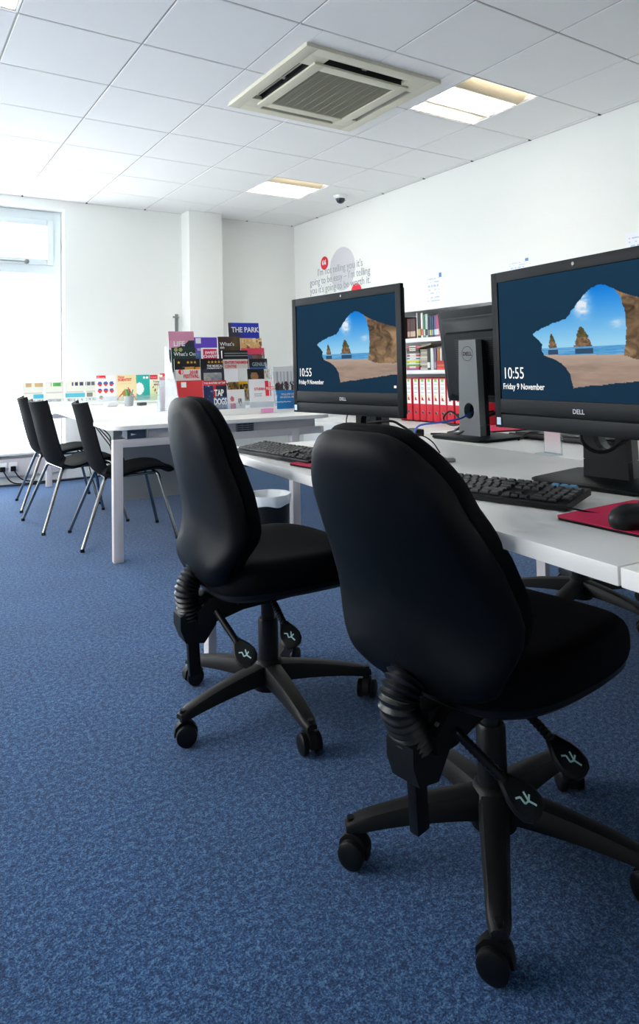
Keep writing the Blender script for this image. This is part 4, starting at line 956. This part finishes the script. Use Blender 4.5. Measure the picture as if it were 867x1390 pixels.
def news(top, c1_, mid, c2_, seed):
    def fn(u, v):
        if top[0] < u < top[1] and .05 < v < .24: return mixc(h3(c1_), h3('f0e0c8'), 1 if hsh(int(u*12), seed) > .7 else 0)
        if mid[0] < u < mid[1] and .58 < v < .80: return h3(c2_)
        if .86 < v < .97: return h3('6a6c6a') if hsh(int(u*26), seed) > .45 else h3('e4e3da')
        if .3 < v < .56 and int(v*70) % 2 == 0 and .06 < u < .94: return h3('c4c3b8')
        return h3('e2e1d6')
    return fn
for (a0, a1, f_, lb) in ((-.393, -.215, news((.1, .95), 'c8a878', (.5, 1), '4fb0cc', 1), 'folded newspaper with a tan top strip, leftmost by the window'),
                         (-.205, -.045, news((.3, .85), '57b058', (0, 0), 'ffffff', 2), 'folded newspaper with a green strip along its top'),
                         (-.035, .140, news((.3, .95), '3c4660', (0, 1), '5bb8cf', 3), 'folded newspaper with a dark photo strip and pale blue band'),
                         (.145, .235, news((.0, .95), '58606a', (.1, .7), '84827a', 4), 'folded newspaper half hidden behind the magazines')):
    leaflet(a0, a1, .948, 5.93, f_, lb, h=.19, tilt=6, name='newspaper', cat='newspaper', grp=NG, th=.012)

pc = thing('pen_pot', 'clear pot of pens on the meeting table in front of the magazines', 'pen pot', W(.392, 5.2, .7305), -TH)
MB().lathe([(.030, 0), (.034, .002), (.042, .085), (.040, .086), (.032, .006)], 20).build('pot', mat('pot_grey', 'b8bfc2', .3, alpha=.75), pc)
def pen(label, col, a, b, az, lean):
    t = tag(MB().tube([(0, 0, 0), (sin(lean)*cos(az)*.14, sin(lean)*sin(az)*.14, cos(lean)*.14)], .0055, 8).build('pen', mat('pen_'+col, col, .4), loc=W(a, b, .736)), label, 'pen', 'pens in the clear pot')
pen('green pen leaning left in the clear pot', '2f8a5a', .405, 5.2, pi, .22); pen('teal pen leaning right in the clear pot', '2aa098', .385, 5.195, 0, .3)
pen('grey pen upright in the clear pot', '5a6468', .395, 5.215, 1, .1); pen('lime green pen at the front of the clear pot', '7cc04a', .388, 5.18, 2.4, .2)
tag(MB().box((0, 0, .014), (.075, .045, .026), .008).build('tape_dispenser', mat('holder_teal', '4a5c5c', .5), loc=W(.50, 5.2, .7305), rotz=.3), 'small dark teal object right of the pen pot', 'desk item')
hm = MB().box((0, 0, .022), (.10, .07, .042), .012).box((.0, -.036, .022), (.06, .004, .02)).build('tissue_box', mat('tissue_white', 'f0f2f4', .6), loc=W(.25, 5.25, .7305), rotz=.2); tag(hm, 'low white box left of the pen pot', 'box')

# wall bracket by the column
br = thing('coat_hook', 'grey metal hook bracket on the back wall left of the column above the rack', 'hook', (2.14, YB, 1.50))
MB().box((0, -.006, -.02), (.035, .012, .30), .003).build('plate', STEEL, br)
MB().tube([(0, -.012, .085), (-.005, -.07, .09), (-.02, -.085, .09), (-.07, -.085, .092)], .009).build('arm', STEEL, br)

# waste bin under the desk
bn = thing('waste_bin', 'black waste bin with a white liner under the far end of the desk', 'bin', W(.72, 2.98), 0)
MB().lathe([(.110, 0), (.113, .003), (.128, .295), (.126, .297), (.104, .008), (.01, .008)], 32, cap=False).build('bin_body', PLA, bn)
lr = []
for z_, r0, amp in ((.245, .1285, .003), (.26, .131, .004), (.28, .133, .004), (.302, .131, .003), (.300, .120, .002), (.27, .112, .006), (.20, .100, .01)):
    lr.append([((r0+amp*sin(9*2*pi*k/60+z_*40))*cos(2*pi*k/60), (r0+amp*sin(9*2*pi*k/60+z_*40))*sin(2*pi*k/60), z_+(.006*sin(5*2*pi*k/60) if z_ < .25 and r0 > .12 else 0)) for k in range(60)])
MB().loft(lr, cap=False).build('bin_liner', mat('liner_white', 'e6ecee', .45), bn)

# sockets trunking below the window with cables
tk = thing('cable_trunking', 'white low trunking with sockets along the wall under the window', 'trunking', (0, YB-.03, 0))
MB().box((-.5, 0, .16), (2.9, .06, .16), .004).build('casing', FRAME, tk)
for x in (.42, .51):
    s_ = MB().box((x, -.034, .165), (.075, .008, .085), .003).build('socket', WHITE, tk); MB().box((x, -.05, .15), (.045, .03, .045), .006).build('plug', PLA, s_)
for k, pts in enumerate(([(.42, YB-.09, .14), (.50, YB-.14, .03), (.7, YB-.16, .012), (1.1, YB-.2, .012), (1.6, YB-.1, .012)], [(.51, YB-.09, .14), (.60, YB-.12, .04), (.85, YB-.14, .010), (1.3, YB-.15, .010)], [(-.3, YB-.10, .10), (.1, YB-.12, .04), (.5, YB-.18, .010), (.9, YB-.22, .010)])):
    o = MB().tube([p-Vector(pts[0]) for p in crv(pts)], .006, 8).build('power_cable', PLA, loc=pts[0])
    tag(o, ['black cable from the left plug trailing along the floor', 'black cable from the right plug trailing along the floor', 'black cable hanging along the trunking left of the plugs'][k], 'cable')
